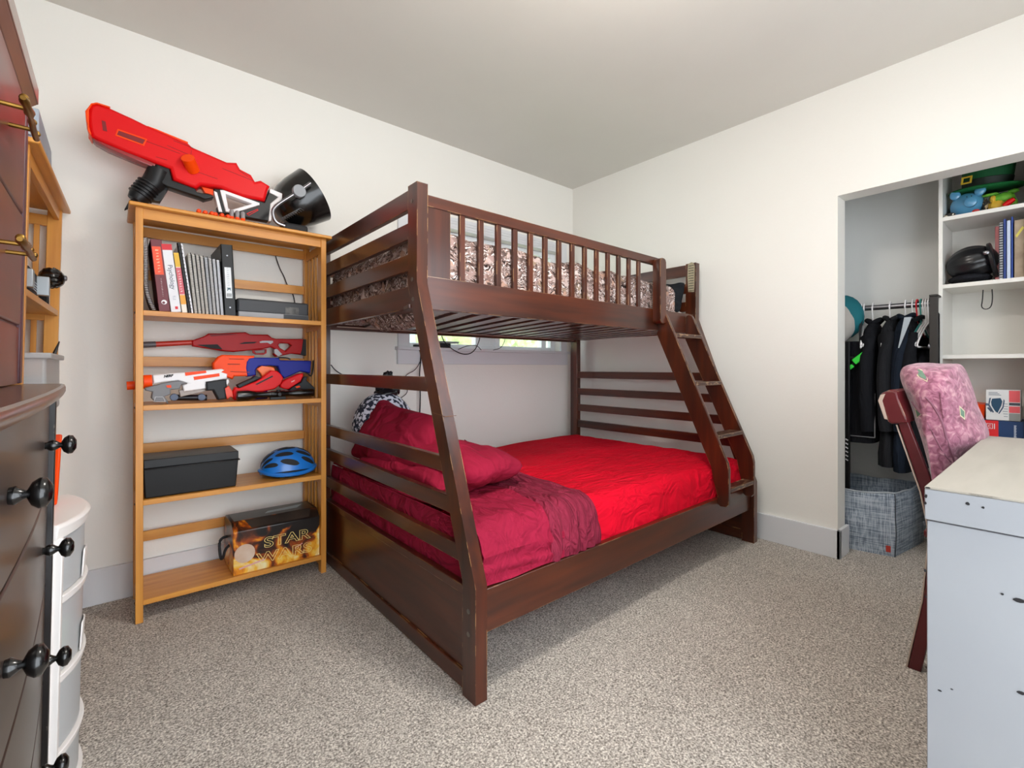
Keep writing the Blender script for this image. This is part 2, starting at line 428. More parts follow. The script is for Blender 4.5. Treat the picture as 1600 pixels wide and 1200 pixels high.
# ladder
lad = [(-1.478, .292), (-1.478, .33), (-1.458, .40), (-1.445, .47), (-1.128, 1.17), (-1.138, 1.185), (-1.138, 1.275), (-1.146, 1.29), (-1.162, 1.294), (-1.180, 1.285), (-1.196, 1.255), (-1.528, .505), (-1.535, .47), (-1.535, .30), (-1.522, .284), (-1.492, .282)]
for x in (-.508, -.212):
    MB().outline([lad], .022, YZ(x), .003).build('ladder_rail', CZ, bed)
MTR = mat('tread_worn', '3a1a10', .4, 'c9a27a', 9, (2, 8, 8), wear='c8ab88', wear_amt=.62, contrast=(.55, .75))
for z in (1.157, .892, .625, .363):
    yf = -1.196+(1.255-z)*-.4427 if z > .5 else -1.533
    MB().box(-.497, -.223, yf-.002, yf+(.055 if z < .5 else .07), z-.010, z+.010).build('rung', MTR, bed, bev=.002)
# warning sticker on the far front post
st = MB().outline([[(1.105, 1.447), (1.142, 1.443), (1.145, 1.47), (1.147, 1.60), (1.140, 1.622), (1.125, 1.628), (1.103, 1.62), (1.10, 1.55)]], .001, FW(-.1256)).build('sticker', mat('sticker_tan', 'b8ad92', .8, '8f8468', 60, (1, 1, 6)), bed)
lt = MB()
for k in range(11): lt.box(-.1266, -.1262, -1.141, -1.107, 1.450+k*.0155, 1.4535+k*.0155)
lt.build('small_print', M_blackm, st)

SK = .0131      # the bed stands very slightly out of square with the wall
for o in bed.children_recursive:
    if o.type == 'MESH':
        for v in o.data.vertices: v.co.y += SK*v.co.x
# ---------------------------------------------------------------- bedding, lower bunk
def cloth(name, c, c2, rough=.9, bs=7, st=(1, 1, 1), bump=.35, sheen=0):
    m = mat(name, c, rough, c2, 3, bump=0, sheen=sheen)
    nt = m.node_tree; N = nt.nodes; L = nt.links; b = N['Principled BSDF']
    tc = N.new('ShaderNodeTexCoord'); mp = N.new('ShaderNodeMapping'); L.new(tc.outputs['Object'], mp.inputs[0]); mp.inputs['Scale'].default_value = st
    n = N.new('ShaderNodeTexNoise'); n.inputs['Scale'].default_value = bs; n.inputs['Detail'].default_value = 3; n.inputs['Distortion'].default_value = 1.2
    L.new(mp.outputs[0], n.inputs[0])
    bp = N.new('ShaderNodeBump'); bp.inputs['Distance'].default_value = .08; bp.inputs['Strength'].default_value = min(1, bump*1.6)
    L.new(n.outputs[0], bp.inputs['Height']); L.new(bp.outputs[0], b.inputs['Normal'])
    b.inputs['Specular IOR Level'].default_value = .12
    return m
M_redsheet = cloth('red_sheet', 'e00a2a', 'cc0824', bs=5, st=(1.6, 5.0, 2), bump=.32)
M_crim = cloth('crimson_sheet', '9c1f3c', '8e1c36', bs=6, st=(2.5, 1.4, 2), bump=.35)
M_crim2 = cloth('crimson_fold', '8f2b42', '82263b', bs=9, st=(3.2, .8, 1), bump=.5)
BW = T(*B0)@Matrix(((1, 0, 0, 0), (SK, 1, 0, 0), (0, 0, 1, 0), (0, 0, 0, 1)))@T(-B0[0], -B0[1], 0)   # bed frame to room
def softbox(x0, x1, y0, y1, z0, z1, r, top, n=(60, 44), k=4):
    """rounded slab whose top is displaced by top(x, y)"""
    mb = MB(); prof = []
    prof = [(-.02, z0), (0, z0+.01), (0, z1-r)]+[(r-r*math.cos(a), z1-r+r*math.sin(a)) for a in [PI/2*i/k for i in range(1, k+1)]]
    rs = []
    nx, ny = n
    per = [(i/nx, 0) for i in range(nx)]+[(1, j/ny) for j in range(ny)]+[(1-i/nx, 1) for i in range(nx)]+[(0, 1-j/ny) for j in range(ny)]
    for ins, z in prof:
        ins = max(ins, 0)
        rs.append([Vector((x0+ins+(x1-x0-2*ins)*a, y0+ins+(y1-y0-2*ins)*b, z)) for a, b in per])
    mb.rings(rs, cap=False)
    for v in mb.bm.verts:
        v.co.y += .006*nz(v.co.x*9, v.co.z*9, 3)*(1 if v.co.y < (y0+y1)/2 else 0)
    def g(a, b):
        return Vector((x0+r+(x1-x0-2*r)*a, y0+r+(y1-y0-2*r)*b, z1))
    mb.grid(g, nx, ny)
    bmesh.ops.remove_doubles(mb.bm, verts=mb.bm.verts, dist=.0015)
    for v in mb.bm.verts:
        if v.co.z > z1-r*1.01:
            wgt = (v.co.z-(z1-r))/r
            v.co.z += top(v.co.x, v.co.y)*wgt
    mb.box(x0+.03, x1-.03, y0+.03, y1-.03, z0+.001, z1-r-.02)
    return mb
def mtop(x, y):
    return .010*nz(x*2, y*2, 1)+.006*nz(x*3+y*2, y*9, 5)+.003*nz(x*6, y*26, 9)
mb = softbox(-1.985, -.14, -1.447, -.19, .221, .478, .07, mtop)
tag(mb.build('mattress', M_redsheet, xf=BW), 'wide lower mattress under a bright red fitted sheet', 'mattress')
mb = softbox(-1.975, -.16, -1.095, -.18, 1.206, 1.33, .04, lambda x, y: 0, (20, 10))
tag(mb.build('mattress', mat('mattress_white', 'd8d5cf', .9), xf=BW), 'narrow upper mattress under the camouflage comforter', 'mattress')

def z_top(x, y): return .478+mtop(x, y)
# crimson flat sheet over the head half
Lp = [P(716, 693, z=.5), P(797, 734, z=.5), P(822, 776, z=.5), P(869, 813, z=.495)]
Rp = [P(738, 694, z=.515), P(806, 725, z=.515), P(875, 748, z=.515), P(948, 806, z=.505)]
def lerp_path(pts, s):
    k = s*(len(pts)-1); i = min(int(k), len(pts)-2); t = k-i
    return pts[i].lerp(pts[i+1], t)
Ls = [Vector((p.x, max(p.y, -1.46), 0)) for p in Lp]; Ls[0].y = -.20; Ls[-1] = Vector((-1.70, -1.44, 0))
Rs = [Vector((p.x, max(p.y, -1.46), 0)) for p in Rp]; Rs[0].y = -.20; Rs[-1] = Vector((-1.45, -1.44, 0))
def drape(x, y, lift, s):
    """surface height of the bed clothes: top then front side"""
    return Vector((x, y, z_top(x, y)+lift))
def section(t, off):
    '''cross profile of the bed clothes: top, rounded front edge, front side'''
    if t < .72:
        return -.20+(-1.377+.20)*t/.72, .478+off, 0
    if t < .82:
        a = PI/2*(t-.72)/.10; r = .070+off
        return -1.377-r*math.sin(a), .408+r*math.cos(a), a/(PI/2)
    k = (t-.82)/.18
    return -1.447-off, .408-k*(.408-.318), 1
def fsheet(a, b):
    y, z, k = section(b, .014)
    t = min(b/.80, 1); e = lerp_path(Ls, t)
    x = -1.995+(e.x+.06+1.995)*a
    if k < 1: z += mtop(x, y)*(1-k)+(.012*math.exp(-((y+1.2)/.14)**2)+.005*nz(x*8, y*5, 2))*(1-k)
    else: y += -.006*nz(x*8, z*36, 4)-.0065*math.sin(z*120+x*5+3*nz(x*4, z*9, 0))*(.6+.6*nz(x*3, 0, 3))-.006
    return Vector((x, y, z))
fs = MB().grid(fsheet, 36, 90, .005)
def hsheet(a, b):   # head side drop
    y = -.20-1.23*a; z = .49-b*.19
    return Vector((-1.998-.006*math.sin(PI*b)+.003*nz(y*9, z*9, 0), y, z+.004*nz(y*3, 0, 0)))
fs.grid(hsheet, 40, 8, .005)
tag(fs.build('flat_sheet', M_crim, xf=BW), 'crimson sheet over the head end of the lower bed, under the pillows', 'bed sheet')
def band(a, b):
    t = min(b/.80, 1); l = lerp_path(Ls, t); r = lerp_path(Rs, t); p = l.lerp(r, a)
    hump = .024+.016*math.sin(PI*a)+.016*math.exp(-((a-.10)/.07)**2)+.012*math.exp(-((a-.42-.2*t)/.06)**2)+.008*math.sin(a*19+t*6+3*nz(a*2, t*4, 0))
    hump *= (.55+.45*(1-t))
    y, z, k = section(b, max(hump, .013))
    x = p.x if k == 0 else p.x+.03*(b-.80)*5*(a-.4)
    if k < 1: z += mtop(x, y)*(1-k)+.004*nz(x*20, y*5, 1)
    else: y += -.006*math.sin(a*38+z*9)*(.6+nz(a*3, 1, 1))-.008*max(0, math.sin((.408-z)/.09*PI))
    return Vector((x, y, z))
tag(MB().grid(band, 44, 80, .008).build('blanket', M_crim2, xf=BW), 'dusky crimson blanket folded back in a band across the lower bed', 'blanket')

def pillow(name, c, size, rot, seed, m, label=None, cat='pillow', pinch=.10, wr=.012, parent=None, n=34, p=2.6, bend=None, group=None):
    mb = MB(); w_, d_, h_ = size; E_ = Euler(rot).to_matrix().to_4x4()
    for sgn in (1, -1):
        def f(a, b, sgn=sgn):
            a = a*2-1; b = b*2-1
            k = max(0, (1-abs(a)**p))**.55*max(0, (1-abs(b)**p))**.55
            q = Vector((w_/2*a*(1-pinch*(1-b*b)*abs(a)), d_/2*b*(1-pinch*(1-a*a)*abs(b)), 0))
            wz = wr*(nz(a*2.6+seed, b*2.6, seed)+.5*nz(a*6, b*6+seed, 2))
            cc = 1-.10*abs(a)**5*abs(b)**5; q.x *= cc; q.y *= cc
            q.z = sgn*h_/2*k*(1+1.0*wz*10*.25)+wz*k*1.2
            q.z += .02*nz(a*1.3, b*1.3, seed+9)
            if bend: q = bend(q, a, b)
            return T(*c)@E_@q
        mb.grid(f, n, n)
    bmesh.ops.remove_doubles(mb.bm, verts=mb.bm.verts, dist=.0004)
    mb.thick = 0
    o = mb.build(name, m, parent, sharp=70)
    if label: tag(o, label, cat, group)
    return o
M_pil = cloth('pillow_case', '9c1d39', '8e1a33', bs=5, st=(1, 1, 1), bump=.35)
def standbend(q, a, b):
    q.z += .05*a*a; q.x += .07*(b-.2)**2*0
    return q
pillow('pillow', (-1.86, -.62, .665), (.30, .66, .17), (0, math.radians(-62), math.radians(4)), 3, M_pil, 'crimson pillow propped upright against the head rails, its top corner raised', bend=lambda q, a, b: q+Vector((.075*max(0, b)**2*(a > 0)*a-.03*max(0, -b)*a, 0, 0)))
pillow('pillow', (-1.86, -.84, .548), (.28, .64, .11), (math.radians(2), math.radians(4), math.radians(6)), 8, M_pil, 'flat crimson pillow lying behind the slanted front post')
pillow('pillow', (-1.775, -.865, .588), (.35, .70, .17), (math.radians(1), math.radians(4), math.radians(11)), 12, M_pil, 'plump crimson pillow lying beside the folded blanket', pinch=.0, p=3.2)

# dark round bag with a floral pattern behind the pillow
M_pat = mat('floral_navy', '20273c', .8, 'd6d8e6', 48, contrast=(.49, .53), detail=3)
t = thing('drawstring_bag', 'round navy and white floral bag with a black gathered top behind the pillow', 'bag', (-1.775, -.36, .5))
MB().ell((-1.79, -.34, .675), (.155, .13, .180), nu=36, nv=24, f=lambda d: 1+.03*nz(d.x*3, d.y*3, d.z*3)).build('bag_body', M_pat, t)
MB().ell((-1.775, -.34, .845), (.06, .05, .03), f=lambda d: 1+.25*nz(d.x*3, d.y*3, d.z*3)).ell((-1.79, -.34, .885), (.045, .03, .035), f=lambda d: 1+.35*nz(d.x*4, d.y*4, d.z*4+2)).ell((-1.765, -.34, .925), (.03, .018, .035), f=lambda d: 1+.5*nz(d.x*4, d.y*4, d.z*4+5)).ell((-1.74, -.34, .865), (.04, .03, .03), f=lambda d: 1+.4*nz(d.x*4, d.y*4, d.z*4+8)).build('gathered_top', mat('black_satin', '121216', .3), t)

# ---------------------------------------------------------------- camouflage comforter
def camo():
    m = bpy.data.materials.new('camouflage'); m.use_nodes = True; N = m.node_tree.nodes; L = m.node_tree.links; b = N['Principled BSDF']
    tc = N.new('ShaderNodeTexCoord')
    n0 = N.new('ShaderNodeTexNoise'); n0.inputs['Scale'].default_value = 9; n0.inputs['Detail'].default_value = 4; L.new(tc.outputs['Object'], n0.inputs[0])
    ad = N.new('ShaderNodeMix'); ad.data_type = 'RGBA'; ad.blend_type = 'LINEAR_LIGHT'; ad.inputs[0].default_value = .09
    L.new(tc.outputs['Object'], ad.inputs[6]); L.new(n0.outputs[1], ad.inputs[7])
    def shard(scale, rot, st, ramp):
        mp = N.new('ShaderNodeMapping'); L.new(ad.outputs[2], mp.inputs[0]); mp.inputs['Rotation'].default_value = rot; mp.inputs['Scale'].default_value = st
        v = N.new('ShaderNodeTexVoronoi'); v.inputs['Scale'].default_value = scale; v.inputs['Randomness'].default_value = 1; L.new(mp.outputs[0], v.inputs[0])
        sp = N.new('ShaderNodeSeparateColor'); L.new(v.outputs['Color'], sp.inputs[0])
        cr = N.new('ShaderNodeValToRGB'); cr.color_ramp.interpolation = 'CONSTANT'; L.new(sp.outputs[0], cr.inputs[0])
        e = cr.color_ramp.elements; e[0].position = 0; e[0].color = lin(ramp[0][1]); e[1].position = ramp[-1][0]; e[1].color = lin(ramp[-1][1])
        for p_, c_ in ramp[1:-1]:
            k = e.new(p_); k.color = lin(c_)
        return cr.outputs[0]
    A = shard(15, (.2, .5, .9), (1, 1, 2.2), ((0, '5a4a45'), (.16, '9c837d'), (.34, 'b39e98'), (.5, '7c625a'), (.64, 'cbbbb6'), (.78, '8f7a68'), (.9, 'b08d7c')))
    B = shard(40, (1.1, .3, .2), (1, 1, 4.4), ((0, '2a201d'), (.12, '5f4a44'), (.3, 'a18a84'), (.5, 'd8cac6'), (.62, '86706a'), (.82, '463630'), (.9, 'b89a8c')))
    Cc = shard(95, (.4, 1.0, 2.0), (1, 1, 4.0), ((0, '1c1513'), (.16, '7a645e'), (.45, 'e6dcd9'), (.62, '6a5750'), (.8, 'a18c86')))
    def mixn(a, c, sc, lo, hi):
        n = N.new('ShaderNodeTexNoise'); n.inputs['Scale'].default_value = sc; n.inputs['Detail'].default_value = 5; L.new(tc.outputs['Object'], n.inputs[0])
        r = N.new('ShaderNodeMapRange'); L.new(n.outputs[0], r.inputs[0]); r.inputs[1].default_value = lo; r.inputs[2].default_value = hi
        mx = N.new('ShaderNodeMix'); mx.data_type = 'RGBA'; L.new(r.outputs[0], mx.inputs[0]); L.new(a, mx.inputs[6]); L.new(c, mx.inputs[7]); return mx.outputs[2]
    c1 = mixn(A, B, 24, .44, .50); c2 = mixn(c1, Cc, 30, .50, .56)
    L.new(c2, b.inputs['Base Color']); b.inputs['Roughness'].default_value = .9; b.inputs['Specular IOR Level'].default_value = .15
    return m
M_camo = camo()
def ctop(x, y):
    h = .030*nz(x*3, y*3, 4)+.016*nz(x*9, y*7, 1)+.008*nz(x*24, y*20, 7)
    return h
mb = softbox(-1.998, -.30, -1.110, -.19, 1.20, 1.475, .055, ctop, (110, 60), 5)
for v in mb.bm.verts:
    if v.co.z > 1.4: v.co.z += .022*max(0, (-1.55-v.co.x)/.45)*max(0, (-v.co.y-.5)/.6)
for v in mb.bm.verts:
    c = v.co
    if c.y < -1.06: c.y += .010*nz(c.x*12, c.z*12, 2)-.006*abs(nz(c.x*5, c.z*9, 8))*2
    if c.x < -1.95: c.x += .010*nz(c.y*13, c.z*14, 2)+.004
# sag hanging below the end rail
def sagf(d): return 1+.10*nz(d.x*2.5, d.y*2.5, d.z*2.5)+.05*nz(d.x*7, d.y*7, d.z*7)
mb.ell((-1.93, -.78, 1.235), (.055, .32, .10), nu=40, nv=24, f=sagf)
tag(mb.build('comforter', M_camo, xf=BW, sharp=70), 'puffy brown and pink woodland camouflage comforter on the top bunk', 'comforter')
pillow('pillow', (-.215, -.96, 1.41), (.22, .26, .12), (.1, -1.15, .1), 21, cloth('black_case', '23262a', '1b1d20'), 'black pillow at the ladder end of the top bunk')

# ================================================================ PINE BOOKCASES
def bookcase(label, x0, x1, yf, yb, group):
    t = thing('bookcase', label, 'bookcase', ((x0+x1)/2, yf, 0), group)
    for x in (x0, x1-.024):
        MB().box(x, x+.024, yf, yf+.040, 0, 1.592).build('post', PZ, t, bev=.0015)
        MB().box(x, x+.024, yb-.034, yb, 0, 1.592).build('post', PZ, t, bev=.0015)
        for zz in (.05, .44, .81, 1.18, 1.545):
            MB().box(x+.003, x+.021, yf+.034, yb-.034, zz-.02, zz+.02).build('side_rail', PY, t, bev=.001)
        for k in range(4):
            y = yf+.034+(yb-yf-.068)*(k+.7)/4.4
            MB().box(x+.007, x+.017, y-.008, y+.008, .05, 1.55).build('side_slat', PZ, t, bev=.001)
        for zz in (.075, .455, .825, 1.19):
            MB().lathe([(.004, -.001), (.004, .003), (.002, .0035)], T(x if x == x0 else x+.024, yf+.017, zz)@R(-PI/2 if x == x0 else PI/2, 'Y'), 10).build('bolt', mat('dark_bolt', '4a3a2c', .5), t)
    MB().box(x0-.02, x1+.02, yf-.022, yb, 1.592, 1.607).build('top_board', PX, t, bev=.004)
    MB().box(x0+.02, x1-.02, yf+.006, yf+.022, 1.552, 1.592).build('apron', PX, t, bev=.001)
    for zz in (1.20, .833, .468, .085):
        s = MB()
        s.box(x0+.024, x1-.024, yf+.002, yf+.02, zz-.020, zz)
        s.box(x0+.024, x1-.024, yf+.02, yb-.01, zz-.018, zz-.001)
        s.build('shelf', PX, t, bev=.001)
    for zz in (1.56, 1.378, 1.005, .632, .255):
        MB().box(x0+.024, x1-.024, yb-.022, yb-.008, zz-.021, zz+.021).build('back_slat', PX, t, bev=.001)
    return t
bc1 = bookcase('pine open bookcase standing against the wall beside the bunk bed', -2.780, -2.066, -.308, -.022, 'pine bookcases')
bc2 = bookcase('pine open bookcase half hidden behind the dark dresser', -3.04+.0, -3.04+.718, -.308, -.022, 'pine bookcases')

def move(root, M):
    """place a finished thing: rigid move of its frame"""
    root.matrix_world = M@root.matrix_world
# second bookcase: turned to stand along the left wall, leaning slightly
bc2.location = (0, 0, 0)
BC2M = T(-3.043, -.405, 0)@R(math.radians(1.3), 'Y')@R(PI/2-.030, 'Z')
bc2.matrix_world = BC2M

# ================================================================ TOYS ON THE TOP OF THE BOOKCASE
def o4(pts, y): return px(pts, y, 120, 150, 4)
def o5(pts, y): return px(pts, y, 190, 360, 4)
def og1(pts, y): return px(pts, y, 190, 560, 8.42)
def og2(pts, y): return px(pts, y, 330, 540, 8.89)
def rootat(y, pts, conv):
    q = conv(pts, y); return (sum(p[0] for p in q)/len(q), y, min(p[1] for p in q))
def plate(polys, y, d, conv, bev=.004):   # d: total depth centred on y
    return MB().outline([conv(p, y) for p in polys], d, XZ(y), bev)
def circ(cx, cy, r, n=14): return [(cx+r*math.cos(2*PI*k/n), cy+r*math.sin(2*PI*k/n)) for k in range(n)]
Y = -.20
g = thing('toy_blaster', 'long red toy blaster lying tilted on top of the pine bookcase, muzzle up', 'toy blaster', (-2.55, Y, 1.61))
body = [(75, 100), (95, 72), (130, 68), (205, 95), (345, 158), (440, 205), (690, 312), (715, 335), (930, 428), (990, 430), (1012, 470), (1080, 505), (1105, 548), (1140, 540), (1197, 575), (1185, 600), (1165, 670), (1020, 640), (900, 590), (850, 582), (770, 572), (740, 592), (600, 540), (580, 470), (490, 437), (300, 365), (140, 300), (95, 275), (80, 240), (70, 150)]
gb = plate([body], Y, .075, o4, .012).build('body', M_red, g, sharp=50)
plate([[(440, 200), (500, 222), (692, 300), (690, 318), (600, 285), (440, 218)]], Y, .05, o4, .003).build('top_rail', M_orange, g)
plate([[(92, 72), (130, 66), (210, 92), (205, 100), (125, 76), (98, 82), (80, 112), (80, 240), (98, 282), (86, 268), (60, 180), (55, 120)]], Y, .082, o4, .004).build('muzzle_rim', M_orange, g)
plate([[(100, 280), (200, 322), (300, 362), (420, 408), (490, 440), (480, 460), (330, 400), (200, 345), (120, 300)]], Y, .06, o4, .003).build('lower_rail', mat('clear_red', 'b03538', .25, trans=.3), g)
for pl in ([(155, 152), (180, 160), (190, 222), (163, 215)], [(262, 218), (425, 275), (412, 300), (252, 242)]):
    plate([pl], Y-.0385, .002, o4, .0003).build('slot', mat('slot_red', '7e1519', .6), gb)
fr_ = [(255, 206), (440, 270), (420, 312), (240, 248)]
plate([fr_, [(262, 216), (428, 274), (413, 302), (250, 242)]], Y-.038, .004, o4, .0006).build('slot_frame', M_orange, gb)
for a, b in (((600, 300), (720, 345)), ((710, 360), (705, 395)), ((490, 400), (560, 420)), ((740, 490), (870, 535)), ((1000, 480), (1060, 520)), ((560, 330), (690, 385)), ((900, 470), (1090, 545)), ((420, 300), (640, 380))):
    p, q = o4([a, b], Y); MB().beam((p[0], Y-.0378, p[1]), (q[0], Y-.0378, q[1]), .0018, .0012).build('groove', mat('groove', '5e0c10', .6), gb)
p, q = o4([(680, 425), (722, 480)], Y); MB().tube([(p[0], Y-.075, p[1]), (q[0], Y-.03, q[1])], .024, 20).build('cocking_knob', M_orange, g, sharp=60)
plate([[(490, 440), (575, 468), (592, 540), (735, 592), (745, 612), (835, 628), (850, 642), (795, 656), (760, 640), (700, 622), (560, 575), (530, 560)]], Y, .06, o4, .004).build('trigger_guard', M_black, g)
q = [Vector((a, Y, b)) for a, b in o4([(515, 470), (480, 545), (425, 590), (395, 625), (370, 655)], Y)]
grip = MB().tube(q, [.040, .040, .036, .038, .03], 16)
for k in range(5):
    c = q[2].lerp(q[3], -.9+k*.45); d = (q[3]-q[2]).normalized(); grip.lathe([(.038, -.004), (.0425, -.002), (.0425, .002), (.038, .004)], T(*c)@aim(d), 18)
grip.build('fore_grip', M_black, g)
plate([[(540, 560), (575, 580), (520, 668), (440, 655), (480, 600)]], Y+.02, .04, o4, .004).build('grip_foot', M_black, g)
plate([[(330, 655), (370, 640), (350, 690), (298, 712)]], Y+.02, .03, o4, .002).build('grip_spike', M_blackm, g)
plate([[(775, 572), (850, 590), (850, 625), (800, 612)]], Y, .03, o4, .003).build('trigger', M_orange, g)
stk = plate([[(852, 588), (905, 592), (1165, 672), (1200, 590), (1262, 622), (1215, 700), (1208, 792), (1095, 772), (925, 742), (880, 736)], [(905, 610), (1120, 682), (965, 732), (925, 722)]], Y, .045, o4, .004).build('stock', M_black, g)
plate([[(888, 596), (910, 596), (1135, 676), (1135, 690), (968, 742), (925, 732)], [(925, 622), (1085, 682), (962, 720), (942, 712)]], Y-.004, .05, o4, .004).build('stock_trim', M_white, g)
plate([[(1200, 586), (1282, 620), (1274, 655), (1226, 690), (1206, 792), (1190, 788), (1202, 680), (1250, 640), (1196, 612)]], Y-.002, .048, o4, .004).build('butt_trim', M_white, g)
plate([[(850, 600), (872, 612), (905, 735), (882, 732)]], Y-.003, .048, o4, .003).build('stock_stripe', M_white, g)
plate([[(1060, 735), (1130, 705), (1135, 715), (1075, 748)], [(1066, 738), (1128, 710), (1130, 713), (1076, 744)]], Y-.024, .003, o4, .0005).build('red_insert', M_red, g)

# foam darts on the top board
def dart(x, y, z, lie, label, grey, ang=0):
    t = thing('foam_dart', label, 'foam dart', (x, y, z), 'foam darts on top of the bookcase')
    A = T(x, y, z)@(R(ang, 'Z')@R(PI/2, 'Y') if lie else Matrix())
    if lie: A = T(0, 0, .009)@A
    MB().lathe([(.0088, 0), (.009, .001), (.009, .045 if not grey else .026), (.0085, .046 if not grey else .027)], A, 16).build('foam_body', M_orange, t)
    MB().lathe([(.008, .027 if grey else .046), (.0088, .029 if grey else .048), (.0088, .052), (.005, .057)], A, 16).build('tip', mat('dart_tip', '8f8a8c', .3) if grey else M_orange, t)
for k in range(6):
    dart(-2.575+.0195*k, -.266+.004*(k % 2), 1.607, True, 'orange foam dart of the row of all-orange darts on the bookcase top', False, -PI/2+.06*(k % 3-1))
for k in range(3):
    dart(-2.452+.0215*k, -.258, 1.607, False, 'orange foam dart with a grey tip standing beside the stock of the red blaster', True)
for k in range(3):
    dart(-2.36+.0215*k, -.12, 1.607, False, 'orange foam dart with a grey tip seen through the opening of the blaster stock', True)

# black domed helmet with chrome bar
YH = -.165
hc = P(120+1482/4, 150+620/4, y=YH); ax = (Vector((P(120+1482/4, 150+620/4, y=YH).x, YH, P(800, 150+620/4, y=YH).z))-P(120+1225/4, 150+730/4, y=YH)).normalized()
hc = P(120+1482/4, 150+620/4, y=YH)
hx = (P(120+1482/4, 150+620/4, y=YH)-P(120+1225/4, 150+740/4, y=YH)).normalized(); hx.y = -.12; hx.normalize()
t = thing('visor_helmet', 'glossy black domed helmet with a chrome bar beside the butt of the red blaster', 'helmet', (hc.x, YH, 1.607))
A = T(*hc)@aim(hx)
MB().lathe([(.01, -.205), (.045, -.198), (.082, -.175), (.108, -.135), (.122, -.08), (.130, -.02), (.133, 0), (.129, .001), (.124, -.02), (.11, -.08), (.09, -.13), (.05, -.165), (.01, -.17)], A, 40).build('shell', M_blackg, t, sharp=60)
a = [P(120+u/4, 150+v/4, y=YH-.145) for u, v in ((1460, 545), (1390, 595), (1235, 690), (1222, 730), (1240, 790), (1300, 812))]
MB().tube(a, .0075, 12, 2).build('chrome_bar', M_chrome, t)
MB().lathe([(.002, .008), (.027, .008), (.029, .004), (.029, -.012)], T(*P(120+1390/4, 150+595/4, y=YH-.155))@R(PI/2, 'X'), 24).build('pivot_disc', mat('disc_grey', '7d8187', .4), t)
wi = MB()
for k in range(9):
    b0 = P(120+(1262+k*13)/4, 150+(790-k*7)/4, y=YH-.13); wi.tube([b0, b0+Vector((.02, .01, .035+.01*nz(k, 0, 0))), b0+Vector((.045, .03, .03+.012*nz(k, 3, 0)))], .0012, 5, 2)
wi.build('wire_springs', M_chrome, t)
MB().box(hc.x-.16, hc.x-.05, YH-.08, YH+.06, 1.607, 1.66).build('chin_pad', M_blackm, t, bev=.012)

# ================================================================ SHELF 1 : books
S1 = 1.20
YB = -.285
BG = 'books and notebooks on the top shelf'
def leanbook(name, label, xb, th, h, lean, m, d=.20, y=YB, group=BG, cat='book', front=None):
    t = thing(name, label, cat, (xb, y, S1), group)
    t.rotation_euler.y = -lean
    o = MB().box(xb, xb+th, y, y+d, S1, S1+h).build('cover', m, t, bev=.0015)
    MB().box(xb+.002, xb+th-.002, y+.003, y+d+.0005, S1+.002, S1+h+.0005).build('pages', M_paper, t)
    return t
def spinetxt(t, s, xb, th, z, size, m, nm='lettering', y=YB, down=True, sx=1):
    M_ = XZ(y-.0006)@T(xb+th/2, z, 0)@R(-PI/2 if down else 0, 'Z')@Matrix.Scale(sx, 4, (1, 0, 0))
    return MB().text(s, size, M_, .0002).build(nm, m, t)
def print_marks(x, z0, z1, wd, m, t, y=YB-.0016, n=9, nm='printed_marks', seed=1):
    rr = random.Random(seed); mb = MB(); z = z0
    while z < z1:
        h = rr.uniform(.5, 1.0)*(z1-z0)/n*.6; a = rr.uniform(.35, .5)*wd
        mb.box(x-a, x+a*rr.uniform(-.2, 1), y, y+.0006, z, z+h*.35)
        mb.box(x-a*rr.uniform(.2, 1), x+a, y, y+.0006, z+h*.55, z+h*.8)
        z += (z1-z0)/n
    return mb.build(nm, m, t)
def coil(xa, y, z0, z1, n, r, m, name, t, bend=None):
    mb = MB()
    for k in range(n):
        z = z0+(z1-z0)*(k+.5)/n; dx = bend(z) if bend else 0
        mb.tube([(xa+dx+r*math.cos(a), y+r*math.sin(a)*1.1-r*.3, z) for a in [PI*.9+2*PI*i/7 for i in range(8)]], .0009, 4)
    return mb.build(name, m, t)
M_wire = mat('coil_white', 'dfdfe2', .4); M_wireb = mat('coil_black', '15161a', .4)
t = thing('spiral_notebook', 'black spiral notebook with a curved spine at the left end of the shelf', 'notebook', (-2.748, YB, S1), BG)
MB().grid(lambda a, b: Vector((-2.743+.028*max(0, 1-b*2.4)**2, YB+.004+a*.19, S1+.002+b*.285)), 4, 16, .006).build('cover', mat('nb_dark', '2a1512', .6), t)
coil(-2.748, YB, S1+.004, S1+.285, 44, .0055, M_wire, 'spiral_binding', t, lambda z: .028*max(0, 1-(z-S1)/.285*2.4)**2)
t = leanbook('textbook', 'maroon textbook with an orange panel and a round white emblem on its spine', -2.706, .036, .283, .10, mat('maroon', '6d2a33', .5))
MB().box(-2.704, -2.676, YB-.0012, YB-.0002, S1+.145, S1+.255).build('title_panel', mat('panel_orange', 'f0502a', .5), t)
print_marks(-2.689, S1+.155, S1+.25, .012, mat('gold_txt', 'f0c8a0', .5), t, n=8, seed=3)
print_marks(-2.687, S1+.06, S1+.135, .005, mat('ltxt', 'd8c5c5', .5), t, n=12, seed=4)
MB().outline([circ(-2.686, S1+.037, .009, 18), circ(-2.688, S1+.035, .005, 14)], .0004, XZ(YB-.0008)).build('emblem', M_white, t)
t = leanbook('textbook', 'white textbook with a red top band and psychology written down the spine', -2.667, .033, .270, .12, mat('book_white', 'e3e2e6', .45))
MB().box(-2.667, -2.634, YB-.0012, YB-.0002, S1+.247, S1+.2705).build('red_band', mat('band_red', 'd21f2c', .5), t)
spinetxt(t, 'Psychology', -2.667, .035, S1+.14, .022, mat('navy_txt', '2b3a55', .5))
MB().box(-2.652, -2.643, YB-.0012, YB-.0002, S1+.012, S1+.023).build('publisher_mark', mat('band_red', 'd21f2c'), t)
